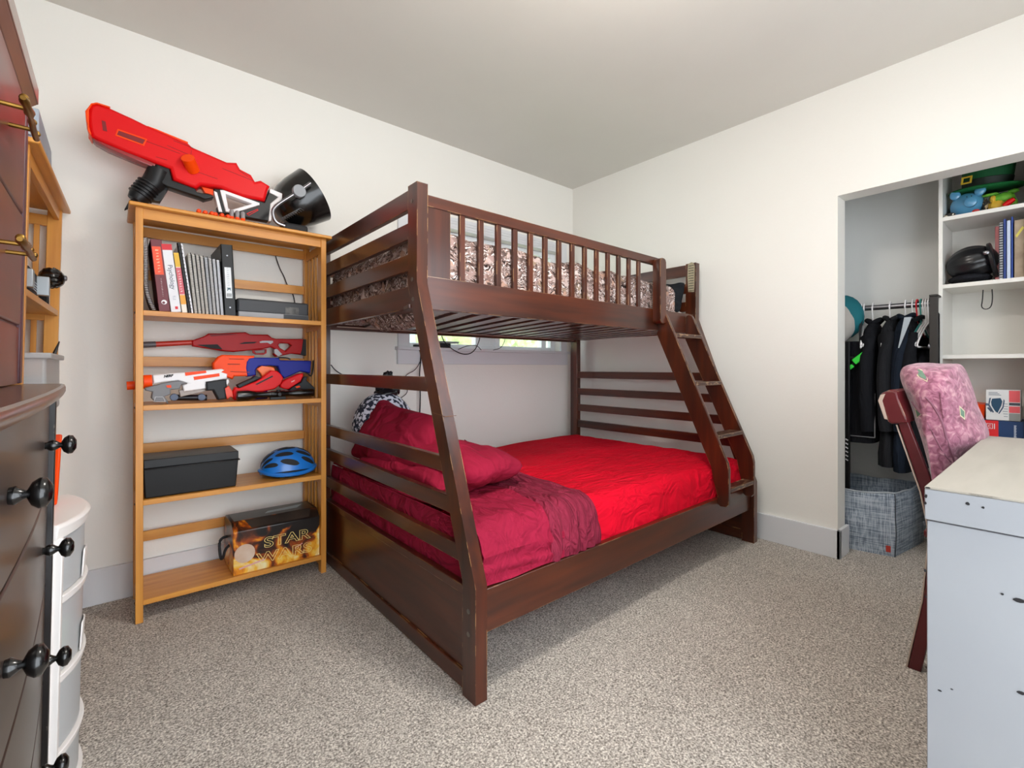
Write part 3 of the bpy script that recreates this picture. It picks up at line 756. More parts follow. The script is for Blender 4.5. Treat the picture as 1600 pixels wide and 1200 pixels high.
print_marks(-2.650, S1+.05, S1+.068, .012, mat('pale_grey_txt', 'a9adb8'), t, n=3, seed=5)
t = leanbook('paperback', 'thin yellow and red paperback squeezed between the white textbook and a comb-bound book', -2.631, .018, .242, .12, mat('pb_cream', 'efe6d8', .5))
MB().box(-2.631, -2.613, YB-.0012, YB-.0002, S1+.185, S1+.2415).build('yellow_panel', mat('pb_yellow', 'e3b32c', .5), t)
MB().box(-2.631, -2.613, YB-.0012, YB-.0002, S1+.075, S1+.182).build('pink_panel', mat('pb_pink', 'd4606b', .5), t)
MB().box(-2.631, -2.613, YB-.0012, YB-.0002, S1+.035, S1+.072).build('gold_panel', mat('pb_gold', 'e8a133', .5), t)
print_marks(-2.622, S1+.085, S1+.175, .009, M_white, t, n=9, seed=6)
t = leanbook('comb_bound_book', 'white book with a thick black comb binding', -2.609, .016, .282, .13, mat('book_white', 'e3e2e6'))
coil(-2.604, YB, S1+.01, S1+.278, 18, .008, M_wireb, 'comb_binding', t)
MB().tube([(-2.606, YB+.003, S1), (-2.606, YB+.003, S1+.283)], .0075, 10).build('spine_tube', M_wireb, t)
M_nb = [mat('nb%d' % k, c, .7) for k, c in enumerate(('b9b3a8', 'bdb8ae', 'b4ada3', 'c1bab0', 'a7a9ad', 'b7b4b2', 'c3c4c8', 'd0d2d8'))]
wh = ['next to the comb-bound book', 'second from the comb-bound book', 'third from the comb-bound book', 'fourth from the comb-bound book', 'fourth from the black binder', 'third from the black binder', 'second from the black binder', 'against the black binder']
for k in range(8):
    xb = -2.590+k*.0133+.001
    t = thing('spiral_notebook', 'grey wire-bound notebook '+wh[k], 'notebook', (xb, YB, S1), 'grey wire-bound notebooks')
    t.rotation_euler.y = -.10+.004*k
    MB().box(xb, xb+.0095, YB, YB+.19, S1, S1+.247-.002*k).build('pages', M_nb[k], t, bev=.001)
    MB().box(xb+.0098, xb+.0118, YB-.001, YB+.192, S1, S1+.249-.002*k).build('back_cover', M_blackm, t)
    coil(xb+.005, YB, S1+.006, S1+.243-.002*k, 34, .0045, M_wire, 'spiral_binding', t)
t = thing('ring_binder', 'thick black ring binder with a white spine label', 'binder', (-2.47, -.29, S1), BG)
t.rotation_euler.y = -.05
MB().box(-2.484, -2.440, -.292, -.288, S1, S1+.302).box(-2.484, -2.480, -.292, -.03, S1, S1+.302).box(-2.444, -2.440, -.292, -.03, S1, S1+.302).build('cover', M_black, t, bev=.001)
MB().box(-2.476, -2.448, -.284, -.06, S1+.006, S1+.285).build('pages', M_paper, t)
lb = MB().box(-2.475, -2.451, -.2932, -.2921, S1+.075, S1+.205).build('spine_label', mat('label_white', 'e4e8ea', .6), t)
MB().text('K', .018, XZ(-.2936)@T(-2.463, S1+.113, 0)@R(-PI/2, 'Z'), .0002, stroke=.001).build('lettering', mat('teal_txt', '2f5a66', .5), lb)
print_marks(-2.463, S1+.128, S1+.200, .009, mat('pale_grey_txt', 'a9adb8'), lb, y=-.2937, n=8, seed=7)
bar = MB()
for k in range(8): bar.box(-2.472+k*.0024, -2.4712+k*.0024+.0006*(k % 2), -.2936, -.2930, S1+.080, S1+.095)
bar.build('bar_lines', M_blackm, lb)
for z in (.035, .255): MB().lathe([(.003, 0), (.003, .0015)], T(-2.462, -.2925, S1+z)@R(PI/2, 'X'), 12).build('rivet', M_chrome, t)
# game console / speaker box
t = thing('media_box', 'long low black media box with a grey front strip beside the binder', 'media box', (-2.28, -.27, S1))
MB().box(-2.432, -2.133, -.262, -.04, S1+.022, S1+.084).build('body', mat('charcoal', '34363a', .5), t, bev=.008)
MB().box(-2.428, -2.135, -.266, -.05, S1+.001, S1+.026).build('front_strip', mat('strip_grey', '9a9ca0', .5), t, bev=.003)
MB().box(-2.245, -2.137, -.2675, -.262, S1+.002, S1+.024).build('drive_door', mat('charcoal', '34363a'), t)
MB().box(-2.236, -2.178, -.2632, -.2615, S1+.026, S1+.060).build('display', mat('display', '6c6a66', .3, '2c2b2a', 40), t)
def cable(name, label, pts, r=.003, m=None, sm=3):
    return tag(MB().tube([Vector(p) for p in pts], r, 7, sm).build(name, m or M_blackm), label, 'cable')
cable('cable', 'thin black cable hanging from the back of the pine bookcase above the media box', [P(429, 395, y=-.012), P(437, 420, y=-.012), P(444, 432, y=-.012), P(449, 447, y=-.012), P(460, 462, y=-.012), (-2.12, -.012, 1.24)], .0025)

# ================================================================ SHELF 2 : toy blasters
S2 = .833
TB = 'toy blasters on the middle shelf'
Y = -.062
g = thing('toy_rifle', 'long red toy rifle leaning along the back of the shelf above the other blasters', 'toy rifle', rootat(Y, [(700, 780), (640, 640)], o5), TB)
rb = plate([[(435, 690), (520, 660), (540, 645), (600, 645), (770, 637), (800, 652), (910, 652), (935, 672), (960, 678), (1145, 680), (1145, 782), (1100, 775), (1060, 770), (960, 790), (945, 775), (960, 745), (930, 730), (880, 742), (700, 760), (640, 755), (440, 725)],
            [(985, 705), (1040, 708), (1058, 720), (1020, 755), (985, 735), (975, 718)]], Y, .035, o5, .005).build('body', M_redd, g, sharp=50)
p = [Vector((a, Y, b)) for a, b in o5([(450, 700), (212, 712)], Y)]; MB().tube(p, .0115, 14).build('barrel', mat('barrel_red', 'c43324', .35), g)
p = [Vector((a, Y, b)) for a, b in o5([(214, 712), (133, 715)], Y)]; MB().tube(p, .013, 14).build('muzzle', mat('gunmetal', '5a5558', .4), g)
plate([[(470, 715), (600, 712), (632, 745), (560, 738)]], Y-.018, .003, o5, .0005).build('side_panel', M_blackm, rb)
plate([[(735, 708), (770, 698), (848, 696), (830, 706), (745, 710)]], Y-.018, .003, o5, .0005).build('ejection_slot', M_blackm, rb)
plate([[(862, 695), (880, 690), (945, 690), (948, 700), (930, 712), (912, 702), (865, 704)]], Y-.018, .004, o5, .0008).build('grey_trim', mat('trim_grey', 'b9b9bd', .4), rb)
plate([[(948, 745), (965, 740), (1000, 775), (975, 788), (950, 770)]], Y-.003, .035, o5, .002).build('grip_panel', mat('trim_grey', 'b9b9bd'), g)
plate([[(1128, 681), (1148, 681), (1148, 783), (1110, 776), (1120, 745)]], Y-.001, .038, o5, .003).build('butt_pad', M_blackm, g)
plate([[(548, 650), (720, 645), (722, 650), (560, 662)]], Y-.018, .003, o5, .0005).build('rib', mat('slot_red', '7e1519'), rb)
plate([[(815, 745), (905, 742), (905, 768), (885, 778), (835, 776), (818, 765)], [(828, 752), (895, 748), (893, 765), (840, 768)]], Y, .012, o5, .002).build('trigger_guard', M_redd, g)

Y = -.150
g = thing('toy_blaster', 'orange and blue toy blaster with a black cord, standing behind the red pistols', 'toy blaster', rootat(Y, [(600, 1040), (1170, 900)], o5), TB)
plate([[(565, 830), (600, 790), (625, 778), (825, 784), (830, 910), (700, 912), (690, 930), (660, 920), (600, 905), (568, 870)]], Y, .04, o5, .006).build('front_body', M_orange, g, sharp=50)
for pl in ([(672, 800), (765, 803), (765, 807), (672, 805)], [(665, 832), (740, 834), (740, 839), (662, 838)], [(680, 880), (800, 884), (800, 888), (680, 884)]):
    plate([pl], Y-.021, .003, o5, .0004).build('slot', mat('slot_orange', 'a33208', .6), g)
plate([[(775, 822), (790, 800), (820, 795), (975, 796), (985, 812), (1178, 815), (1172, 893), (1110, 880), (1010, 925), (985, 900), (970, 850), (920, 845), (850, 850), (832, 870), (835, 905), (780, 915), (770, 860)]], Y, .044, o5, .005).build('rear_body', M_blue, g, sharp=50)
plate([[(840, 866), (870, 846), (945, 855), (958, 880), (930, 915), (880, 925), (860, 890)]], Y-.012, .04, o5, .004).build('dart_drum', mat('drum_orange', 'f06a1e', .35), g)
c = [P(190+u/4, 360+v/4, y=Y-.01) for u, v in ((980, 795), (1035, 797), (1055, 806))]
MB().tube(c, .0035, 8, 2).build('sling_loop', M_black, g)
c = [P(190+u/4, 360+v/4, y=Y-.02) for u, v in ((1198, 812), (1196, 890), (1180, 915), (1168, 895), (1150, 890))]
MB().tube(c, .0035, 8, 2).build('sling_loop', M_black, g)
b0 = P(330+900/8.89, 540+600/8.89, y=Y)
MB().box(b0.x-.10, b0.x-.04, Y-.015, Y+.015, S2, S2+.04).build('magazine_well', M_blue, g, bev=.003)

Y = -.235
g = thing('toy_blaster', 'white and orange toy blaster, its orange muzzle poking past the shelf post', 'toy blaster', rootat(Y, [(400, 590), (1200, 540)], og1), TB)
plate([[(405, 215), (830, 180), (1110, 158), (1310, 138), (1342, 155), (1300, 180), (1378, 205), (1375, 265), (1200, 295), (1105, 345), (1105, 395), (810, 440), (790, 345), (860, 325), (740, 290), (560, 310), (415, 335)]], Y, .045, og1, .005).build('body', M_white, g, sharp=50)
plate([[(832, 185), (1110, 160), (1115, 190), (840, 230)]], Y-.0225, .004, og1, .001).build('orange_panel', M_orange, g)
plate([[(945, 242), (1285, 195), (1290, 235), (955, 285)]], Y-.0225, .004, og1, .001).build('orange_panel', M_orange, g)
pa, pb_ = [Vector((a, Y, b)) for a, b in og1([(400, 300), (290, 305)], Y)]; MB().tube([pa, pb_], .026, 20).build('barrel_collar', M_orange, g, sharp=60)
pa, pb_ = [Vector((a, Y, b)) for a, b in og1([(300, 345), (68, 360)], Y)]; MB().tube([pa, pb_], .0165, 18).build('muzzle', M_orange, g, sharp=60)
plate([[(300, 385), (560, 320), (740, 290), (860, 320), (850, 335), (780, 345), (760, 400), (640, 410), (640, 470), (560, 500), (605, 560), (605, 600), (575, 570), (430, 565), (385, 520), (400, 440), (310, 420)]], Y-.008, .05, og1, .004).build('grey_frame', M_mgrey, g, sharp=50)
plate([[(440, 503), (545, 503), (582, 572), (420, 572)], [(448, 510), (540, 510), (568, 565), (430, 565)]], Y-.034, .003, og1, .0006).build('grip_frame', mat('trim_grey', 'b9b9bd'), g)
plate([[(585, 355), (650, 350), (655, 385), (600, 385)]], Y-.034, .003, og1, .0005).build('trigger', M_orange, g)
plate([[(750, 415), (1100, 400), (1100, 430), (770, 505)]], Y, .03, og1, .003).build('lower_rail', mat('tan_shade', 'a39a94', .5), g)
plate([[(1100, 305), (1365, 275), (1375, 370), (1350, 390), (1372, 530), (1260, 545), (1195, 420), (1105, 425)]], Y-.012, .05, og1, .006).build('rear_grip', M_dgrey, g, sharp=50)
plate([[(1372, 275), (1400, 275), (1410, 310), (1385, 350), (1365, 350)]], Y-.005, .03, og1, .003).build('end_cap', M_white, g)
for cx, cy in ((690, 510), (1050, 510)):
    MB().lathe([(.0135, -.012), (.0150, -.008), (.0150, .008), (.0135, .012)], T(*P(190+cx/8.42, 560+cy/8.42, y=Y+.03))@R(PI/2, 'X'), 20).build('scope_lens', mat('navy', '16305e', .3), g)
p0, p1 = P(190+650/8.42, 560+515/8.42, y=Y+.035), P(190+1120/8.42, 560+515/8.42, y=Y+.035)
MB().tube([p0, p1], .0125, 14).build('under_tube', mat('navy_black', '10131f', .4), g)
pc = P(190+605/8.42, 560+232/8.42, y=Y)
MB().text('NERF', .0125, XZ(Y-.0232)@T(pc.x, pc.z, 0)@R(.13, 'Z'), .0004, shear=.35, stroke=.0009).build('lettering', M_blackm, g)

Y = -.205
g = thing('toy_pistol', 'red toy pistol with dark grey top grips lying slanted in front of the blue blaster', 'toy blaster', rootat(Y, [(400, 720), (950, 540)], og2), TB)
plate([[(285, 640), (330, 570), (360, 590), (600, 500), (700, 440), (820, 345), (900, 350), (960, 400), (990, 450), (960, 530), (870, 600), (700, 640), (540, 640), (400, 645), (345, 760), (300, 740)]], Y, .04, og2, .005).build('body', M_red, g, sharp=50)
plate([[(350, 545), (560, 450), (600, 420), (690, 440), (660, 460), (590, 490), (380, 590)]], Y-.003, .042, og2, .004).build('top_grip', M_dgrey, g)
plate([[(615, 535), (850, 415), (860, 432), (635, 545)]], Y-.021, .005, og2, .001).build('slide_panel', M_dgrey, g)
plate([[(165, 600), (240, 560), (340, 720), (320, 760), (290, 720), (260, 710), (215, 745), (190, 680)]], Y, .03, og2, .003).build('muzzle_block', mat('red_orange', 'f2431c', .4), g)
Y = -.19
g = thing('toy_pistol', 'small red and grey toy pistol at the right end of the shelf', 'toy blaster', rootat(Y, [(950, 720), (1350, 540)], og2), TB)
plate([[(945, 540), (1000, 480), (1200, 395), (1262, 385), (1268, 420), (1230, 500), (1060, 605), (1000, 600), (950, 575)]], Y, .035, og2, .005).build('body', M_red, g, sharp=50)
plate([[(1060, 610), (1230, 510), (1270, 430), (1320, 430), (1310, 480), (1430, 590), (1400, 690), (1300, 700), (1240, 600), (1100, 640)]], Y+.004, .04, og2, .004).build('grip', M_dgrey, g, sharp=50)
plate([[(1165, 570), (1225, 555), (1238, 575), (1190, 592)]], Y-.018, .006, og2, .001).build('trigger', M_orange, g)
pc = P(330+1120/8.89, 540+495/8.89, y=Y)
MB().text('NERF', .0075, XZ(Y-.0182)@T(pc.x, pc.z, 0)@R(.42, 'Z'), .0003, shear=.3).build('lettering', M_white, g)
Y = -.262
g = thing('toy_scope', 'glossy black telescopic sight lying at the front edge of the shelf', 'toy scope', rootat(Y, [(400, 750), (1400, 700)], og2), TB)
q0, q1 = P(330+355/8.89, 540+690/8.89, y=Y), P(330+1420/8.89, 540+650/8.89, y=Y)
q0.z = S2+.0225; q1.z = S2+.0225+.004
dv = (q1-q0); Ln = dv.length; A = T(*q0)@aim(dv)
MB().lathe([(.020, 0), (.022, .001), (.022, .045), (.015, .075), (.013, .08), (.013, Ln*.42), (.0155, Ln*.425), (.0155, Ln*.6), (.013, Ln*.61), (.013, Ln*.7), (.017, Ln*.8), (.019, Ln*.99), (.017, Ln)], A, 28).build('tube', M_blackg, g, sharp=50)
mc = q0.lerp(q1, .52)
MB().lathe([(.009, -.03), (.010, -.024), (.010, .018), (.008, .022)], T(*mc)@R(PI/2, 'X'), 16).lathe([(.008, 0), (.009, .001), (.009, .02)], T(mc.x, mc.y, mc.z), 16).box(mc.x-.035, mc.x+.03, Y-.008, Y+.008, S2+.0005, S2+.012).build('turret', M_black, g, bev=.001)
MB().lathe([(.0001, -.0005), (.0145, -.0005)], A, 20, False).build('lens', mat('navy', '16305e'), g)

# ================================================================ SHELF 3
S3 = .468
t = thing('storage_box', 'glossy black lidded box on the pine shelf', 'box', (-2.59, -.29, S3))
MB().hull([(-2.750, -.283, S3), (-2.440, -.283, S3), (-2.440, -.11, S3), (-2.750, -.11, S3), (-2.756, -.290, S3+.118), (-2.432, -.290, S3+.118), (-2.432, -.10, S3+.118), (-2.756, -.10, S3+.118)], [(0, 1, 2, 3), (4, 5, 6, 7), (0, 1, 5, 4), (1, 2, 6, 5), (2, 3, 7, 6), (3, 0, 4, 7)]).build('body', M_black, t, bev=.004)
MB().box(-2.757, -2.426, -.297, -.095, S3+.113, S3+.118).box(-2.755, -2.432, -.292, -.100, S3+.118, S3+.152).build('lid', M_black, t, bev=.004)
# bicycle helmet
t = thing('bicycle_helmet', 'bright blue bicycle helmet with dark vents', 'helmet', (-2.205, -.19, S3))
hcx, hcy, hcz = -2.205, -.185, S3+.012
def hshape(d): return 1
MH_blue = mat('helmet_blue', '1478d4', .35, coat=.4)
def hell(rx, ry, rz, z0, m, nm):
    mb = MB(); rs = []
    for i in range(13):
        a = PI/2*i/12.0; ca, sa = math.cos(a)**.8, math.sin(a)**.9
        ring = []
        for j in range(40):
            th = 2*PI*j/40; x = math.cos(th); y = math.sin(th)
            flare = 1+.03*math.cos(2*th)
            ring.append(Vector((hcx+rx*x*max(ca, .02)*flare, hcy+ry*y*max(ca, .02), z0+rz*sa+.014*abs(x)**3*(1-sa))))
        rs.append(ring)
    return mb.rings(rs).build(nm, m, t)
hell(.112, .085, .108, hcz-.006, M_blackm, 'inner_liner')
def hpt(u, v, r=1.0):    # u along length -1..1, v across -1..1
    th = u*PI/2*.98; ph = v*PI/2*.93; c = max(math.cos(th), 0)
    return Vector((hcx+.118*r*math.sin(th), hcy+.091*r*c**.8*math.sin(ph), hcz+.114*r*c**.8*max(math.cos(ph), 0)**.75))
mb = MB().grid(lambda a, b: hpt(-1+2*a, -1+2*b), 44, 30); mb.thick = .006
sh = mb.build('shell', MH_blue, t)
for v0 in (-.78, -.46, -.12, .22, .56):
    for (u0, lu) in ((-.60, .21), (-.12, .22), (.38, .22)):
        u0 += .05*(1 if int(abs(v0)*10) % 2 else -1)
        def vent(a, b, u0=u0, v0=v0, lu=lu):
            d = (-1+2*a); wv = .090*(1-abs(d)**2.4)**.6 if abs(d) < 1 else 0
            return hpt(u0+lu*d, v0*(1-.15*abs(u0))+wv*(b*2-1)+.10*d*v0, 1.035-.0*abs(d))
        mb = MB().grid(vent, 10, 4); mb.thick = .001
        mb.build('vent', M_blackm, sh)
rim = [Vector((hcx+.120*math.cos(a), hcy+.092*math.sin(a), hcz+.004+.016*abs(math.cos(a))**3)) for a in [2*PI*k/40 for k in range(41)]]
MB().tube(rim, .010, 8).build('rim', MH_blue, t)

# ================================================================ SHELF 4 : picture box
S4 = .085
def firebox():
    m = bpy.data.materials.new('fire_print'); m.use_nodes = True; N = m.node_tree.nodes; L = m.node_tree.links; b = N['Principled BSDF']
    tc = N.new('ShaderNodeTexCoord'); n = N.new('ShaderNodeTexNoise'); n.inputs['Scale'].default_value = 9; n.inputs['Detail'].default_value = 5; n.inputs['Distortion'].default_value = 1.4
    L.new(tc.outputs['Object'], n.inputs[0])
    sx = N.new('ShaderNodeSeparateXYZ'); L.new(tc.outputs['Object'], sx.inputs[0])
    mr = N.new('ShaderNodeMapRange'); L.new(sx.outputs[2], mr.inputs[0]); mr.inputs[1].default_value = .02; mr.inputs[2].default_value = .19; mr.inputs[3].default_value = .10; mr.inputs[4].default_value = -.08
    ad = N.new('ShaderNodeMath'); L.new(n.outputs[0], ad.inputs[0]); L.new(mr.outputs[0], ad.inputs[1])
    cr = N.new('ShaderNodeValToRGB'); L.new(ad.outputs[0], cr.inputs[0])
    e = cr.color_ramp.elements; e[0].position = .40; e[0].color = lin('1c1614'); e[1].position = .75; e[1].color = lin('f2e6b4')
    for p_, c_ in ((.46, '4a2415'), (.51, '9c4516'), (.56, 'e08a1c'), (.62, 'f0b93a')):
        k = e.new(p_); k.color = lin(c_)
    L.new(cr.outputs[0], b.inputs['Base Color']); b.inputs['Roughness'].default_value = .3
    return m
M_fire = firebox()
t = thing('toy_carton', 'dark carton with a fiery orange print and outlined lettering, black cord handle on its end', 'carton', (-2.27, -.3, S4))
MB().hull([(-2.452, -.292, S4), (-2.092, -.292, S4), (-2.092, -.075, S4), (-2.452, -.075, S4), (-2.452, -.292, S4+.185), (-2.092, -.292, S4+.185), (-2.092, -.075, S4+.185), (-2.452, -.075, S4+.185), (-2.452, -.245, S4+.218), (-2.092, -.245, S4+.218), (-2.092, -.105, S4+.218), (-2.452, -.105, S4+.218)],
    [(0, 1, 2, 3), (0, 1, 5, 4), (1, 2, 6, 5), (2, 3, 7, 6), (3, 0, 4, 7), (4, 5, 9, 8), (6, 7, 11, 10), (8, 9, 10, 11), (4, 8, 11, 7), (5, 6, 10, 9)]).build('carton_body', M_fire, t, bev=.003)
MB().hull([(-2.40, -.2465, S4+.2185), (-2.12, -.2465, S4+.2185), (-2.14, -.2875, S4+.191), (-2.38, -.2875, S4+.191)], [(0, 1, 2, 3)]).hull([(-2.44, -.24, S4+.2192), (-2.105, -.24, S4+.2192), (-2.105, -.11, S4+.2192), (-2.44, -.11, S4+.2192)], [(0, 1, 2, 3)]).build('dark_top_print', mat('print_dark', '2b2624', .3, '4a4038', 7), t)
MB().hull([(-2.31, -.20, S4+.2198), (-2.17, -.20, S4+.2198), (-2.13, -.15, S4+.2198), (-2.29, -.17, S4+.2198)], [(0, 1, 2, 3)]).build('grey_shape', mat('print_grey', '9fb0b4', .4), t)
MB().outline([circ(-2.408, S4+.087, .040, 24)], .001, XZ(-.2928)).build('pale_round_print', mat('print_cream', 'd9c3b0', .5, 'b9895f', 9), t)
MB().beam((-2.43, -.2932, S4+.025), (-2.33, -.2932, S4+.042), .001, .007, (0, 0, 1)).beam((-2.20, -.2932, S4+.062), (-2.17, -.2932, S4+.075), .001, .004).build('pink_streak', mat('print_pink', 'e2a7a0', .5), t)
def outlined(st, size, x, z, rot, sx, nm='lettering'):
    cu = bpy.data.curves.new('t', 'FONT'); cu.body = st; cu.size = size; cu.align_x = 'CENTER'; cu.align_y = 'CENTER'; cu.fill_mode = 'NONE'; cu.bevel_depth = .0011; cu.bevel_resolution = 0; cu.offset = .001
    o = bpy.data.objects.new('t', cu); me = bpy.data.meshes.new_from_object(o); bpy.data.objects.remove(o); bpy.data.curves.remove(cu)
    MB().mesh(me, XZ(-.2935)@T(x, z, 0)@R(rot, 'Z')@Matrix.Scale(sx, 4, (1, 0, 0))).build(nm, mat('print_yellow', 'f3d98a', .5), t)
outlined('STAR', .062, -2.235, S4+.112, 0, 1.35); outlined('WARS', .062, -2.245, S4+.048, 0, 1.35)
MB().tube([(-2.453, -.16, S4+.135), (-2.475, -.165, S4+.135), (-2.488, -.18, S4+.12), (-2.484, -.19, S4+.05), (-2.476, -.20, S4+.055), (-2.468, -.205, S4+.095), (-2.453, -.21, S4+.11)], .006, 8, 2).build('cord_handle', M_blackm, t)

# ================================================================ LEFT SIDE : dresser, chest, drawers, second bookcase
def dwood(axis, n='esp'):
    st = {'x': (1.2, 16, 16), 'y': (16, 1.2, 16), 'z': (16, 16, 1.2)}[axis]
    return mat(n+axis, '4a2c20', .32, '35201a', 1.5, st, coat=.5, contrast=(.3, .7), wear='8a6a58', wear_amt=.42, wearr=.002)
M_dtop = dwood('y'); 
M_dfront = mat('dresser_front', '3a2d27', .38, '30241f', 2, (12, 1.5, 12), coat=.35)
XF = -2.957; YD0, YD1 = -2.28, -1.252
dr = thing('dresser', 'dark espresso dresser with a bowed top and round black knobs', 'dresser', (XF, YD1, 0))
MB().box(XL+.03, XF-.004, YD0+.02, YD1-.012, .06, .925).box(XL+.03, XF, YD0, YD0+.02, 0, .925).box(XL+.03, XF+.010, YD1-.018, YD1, 0, .925).build('case', mat('dresser_side', '151011', .35, wear='c8b8a8', wear_amt=.38), dr, bev=.002)
tp = [(XL+.03, YD0-.015), (XL+.03, YD1+.012)]
for k in range(17):
    s = k/16; y = YD1+.012-(YD1-YD0+.027)*s; tp.append((XF+.022+.014*max(0, math.sin(PI*s))**.75, y))
tp2 = tp
MB().outline([tp2], .019, XY(.937), .006).build('top', M_dtop, dr)
rows = [.742, .546, .350, .150]
for k, z0 in enumerate(rows):
    bow = []
    n_ = 12
    ring = lambda z: [Vector((XL+.3, YD0+.022, z)), Vector((XL+.3, YD1-.018, z))]+[Vector((XF+.001+.012*math.sin(PI*i/n_), YD1-.018-(YD1-YD0-.04)*i/n_, z)) for i in range(n_+1)]
    zt = .921 if k == 0 else rows[k-1]-.006
    d = MB().rings([ring(z0), ring(zt)]).build('drawer', M_dfront, dr, bev=.002)
    zc = z0+(zt-z0)/2
    zc = (.838, .648, .448, .250)[k]
    for yk in (-1.405, -1.845):
        MB().lathe([(.007, -.006), (.006, .004), (.0095, .009), (.0105, .014), (.006, .020), (.0045, .023), (.013, .027), (.0175, .033), (.0165, .039), (.008, .044), (.001, .0445)], T(XF+.004, yk, zc)@R(PI/2, 'Y'), 20).build('knob', M_blackg, d, sharp=60)
dr.rotation_euler.y = math.radians(1.0)
# upper chest with brass pulls, standing on the dresser top
XC = -2.982
M_uc = mat('red_mahogany', '6e2418', .36, '47180f', 1.6, (9, 1.4, 9), coat=.2)
M_ucd = mat('chest_edge', '553038', .4, '40242a', 3)
uc = thing('upper_chest', 'red brown chest with brass pulls standing on the dark dresser', 'chest of drawers', (XC, -1.28, .948))
MB().box(XL+.04, XC-.002, -2.02, -1.285, .949, 1.488).build('case', M_ucd, uc, bev=.003)
MB().box(XC-.012, XC+.004, -1.312, -1.283, .949, 1.488).build('corner_post', M_ucd, uc, bev=.002)
for z0, z1 in ((1.06, 1.268), (1.272, 1.486)):
    d = MB().box(XC-.03, XC+.003, -2.0, -1.314, z0, z1).build('drawer', M_uc, uc, bev=.003)
    zc = 1.376 if z0 > 1.2 else 1.168
    for y0 in (-1.572, ):
        br = MB().tube([(XC+.032, y0-.04, zc), (XC+.034, y0, zc-.001), (XC+.033, y0+.04, zc), (XC+.031, y0+.085, zc), (XC+.031, y0+.125, zc)], [.0035, .0065, .0048, .0068, .003, .0045], 10, 1)
        for dy in (0, .085): br.tube([(XC+.002, y0+dy, zc), (XC+.033, y0+dy, zc)], .0035, 8)
        for dy in (-.03, .02, .06, .11): br.ell((XC+.032, y0+dy, zc+.004), (.006, .005, .006), nu=8, nv=6)
        br.build('pull', mat('brass', 'a8803c', .3, '6a4e25', 30, metal=.9), d)
MB().box(XC-.012, XC+.001, -2.0, -1.314, .949, 1.055).build('plinth', M_uc, uc)
MB().hull([(XL+.04, -2.03, 1.488), (XC+.002, -2.03, 1.488), (XC+.002, -1.282, 1.488), (XL+.04, -1.282, 1.488), (XL+.04, -2.05, 1.508), (XC+.014, -2.05, 1.508), (XC+.014, -1.262, 1.508), (XL+.04, -1.262, 1.508)],
    [(0, 1, 2, 3), (4, 5, 6, 7), (0, 1, 5, 4), (1, 2, 6, 5), (2, 3, 7, 6), (3, 0, 4, 7)]).box(XL+.04, XC+.015, -2.05, -1.261, 1.508, 1.54).build('crown', mat('crown_wood', '7a5444', .35, '5d3b30', 2, (9, 1.4, 9), coat=.5), uc, bev=.002)
uc.rotation_euler.y = math.radians(1.0)

# plastic drawer tower
def tower_pt():
    pass
M_frost = mat('frosted', 'eceef0', .35, trans=.45, alpha=1)
TX, TY0, TY1, TH = -2.948, -1.20, -.865, .640
tw = thing('plastic_drawers', 'white plastic drawer tower with frosted bowed drawers beside the dresser', 'drawer tower', (TX, TY1, 0))
def bowring(z, x0, ex, y0, y1, bow, n=14):
    return [Vector((x0, y0, z)), Vector((x0, y1, z))]+[Vector((ex+bow*max(0, math.sin(PI*(i/n)))**.8, y1+(y0-y1)*i/n, z)) for i in range(n+1)]
BOW = .043
MB().rings([bowring(TH-.032, XL+.04, TX, TY0, TY1, BOW), bowring(TH-.006, XL+.04, TX+.003, TY0, TY1, BOW+.004), bowring(TH, XL+.045, TX, TY0+.004, TY1-.004, BOW)]).build('top', M_wplas, tw, bev=.002)
body = MB()
for (ya, yb) in ((TY0, TY0+.03), (TY1-.012, TY1)): body.box(XL+.04, TX-.002, ya, yb, 0, TH-.03)
body.box(XL+.04, XL+.05, TY0, TY1, 0, TH-.03)
body.box(TX-.03, TX+.010, TY0+.004, TY0+.050, .0, TH-.03)
body.build('frame', M_wplas, tw, bev=.002)
for k, (z0, z1) in enumerate(((.475, .606), (.30, .455), (.13, .285), (.01, .115))):
    d = MB().rings([bowring(z0+.002, XL+.06, TX, TY0+.035, TY1-.014, BOW-.004), bowring(z1, XL+.06, TX, TY0+.035, TY1-.014, BOW-.004)]).build('drawer', M_frost, tw, bev=.002)
    rs = []
    MB().rings([bowring(z0-.018, XL+.06, TX+.001, TY0+.02, TY1-.004, BOW), bowring(z0, XL+.06, TX+.003, TY0+.02, TY1-.002, BOW+.002)]).build('drawer_lip', M_wplas, d, bev=.002)
    if k < 2:
        pr = [Vector((TX+(BOW-.0005)*max(0, math.sin(PI*s))**.8, TY1+(TY0-TY1)*s, 0)) for s in [.12+.5*i/10 for i in range(11)]]
        lf = MB()
        lf.grid(lambda a, b: Vector((pr[int(round(a*10))].x-.002+.003*(b), pr[int(round(a*10))].y, z0+.004+b*(.02+.045*math.sin(PI*a*.5)))), 10, 3, .003)
        lf.build('pull_scoop', M_wplas, d)
for nm, c_, x0, y0, y1, z0, z1 in (('folder', 'mag', -.035, TY0+.2, TY0+.28, .31, .40), ('green_bin', 'grn', -.035, TY0+.06, TY0+.15, .14, .26)):
    pass
tag(MB().box(TX-.2, TX-.012, TY0+.05, TY0+.14, .31, .40).build('green_folder', mat('green_fold', '6fc04c', .6), bev=.002), 'green folder seen through the frosted second drawer', 'folder')
tag(MB().box(TX-.2, TX+.0, TY1-.07, TY1-.05, .31, .43).build('pink_folder', mat('pink_fold', 'd2486e', .6), bev=.001), 'pink folder seen through the frosted second drawer', 'folder')
tw.rotation_euler.y = math.radians(1.2)
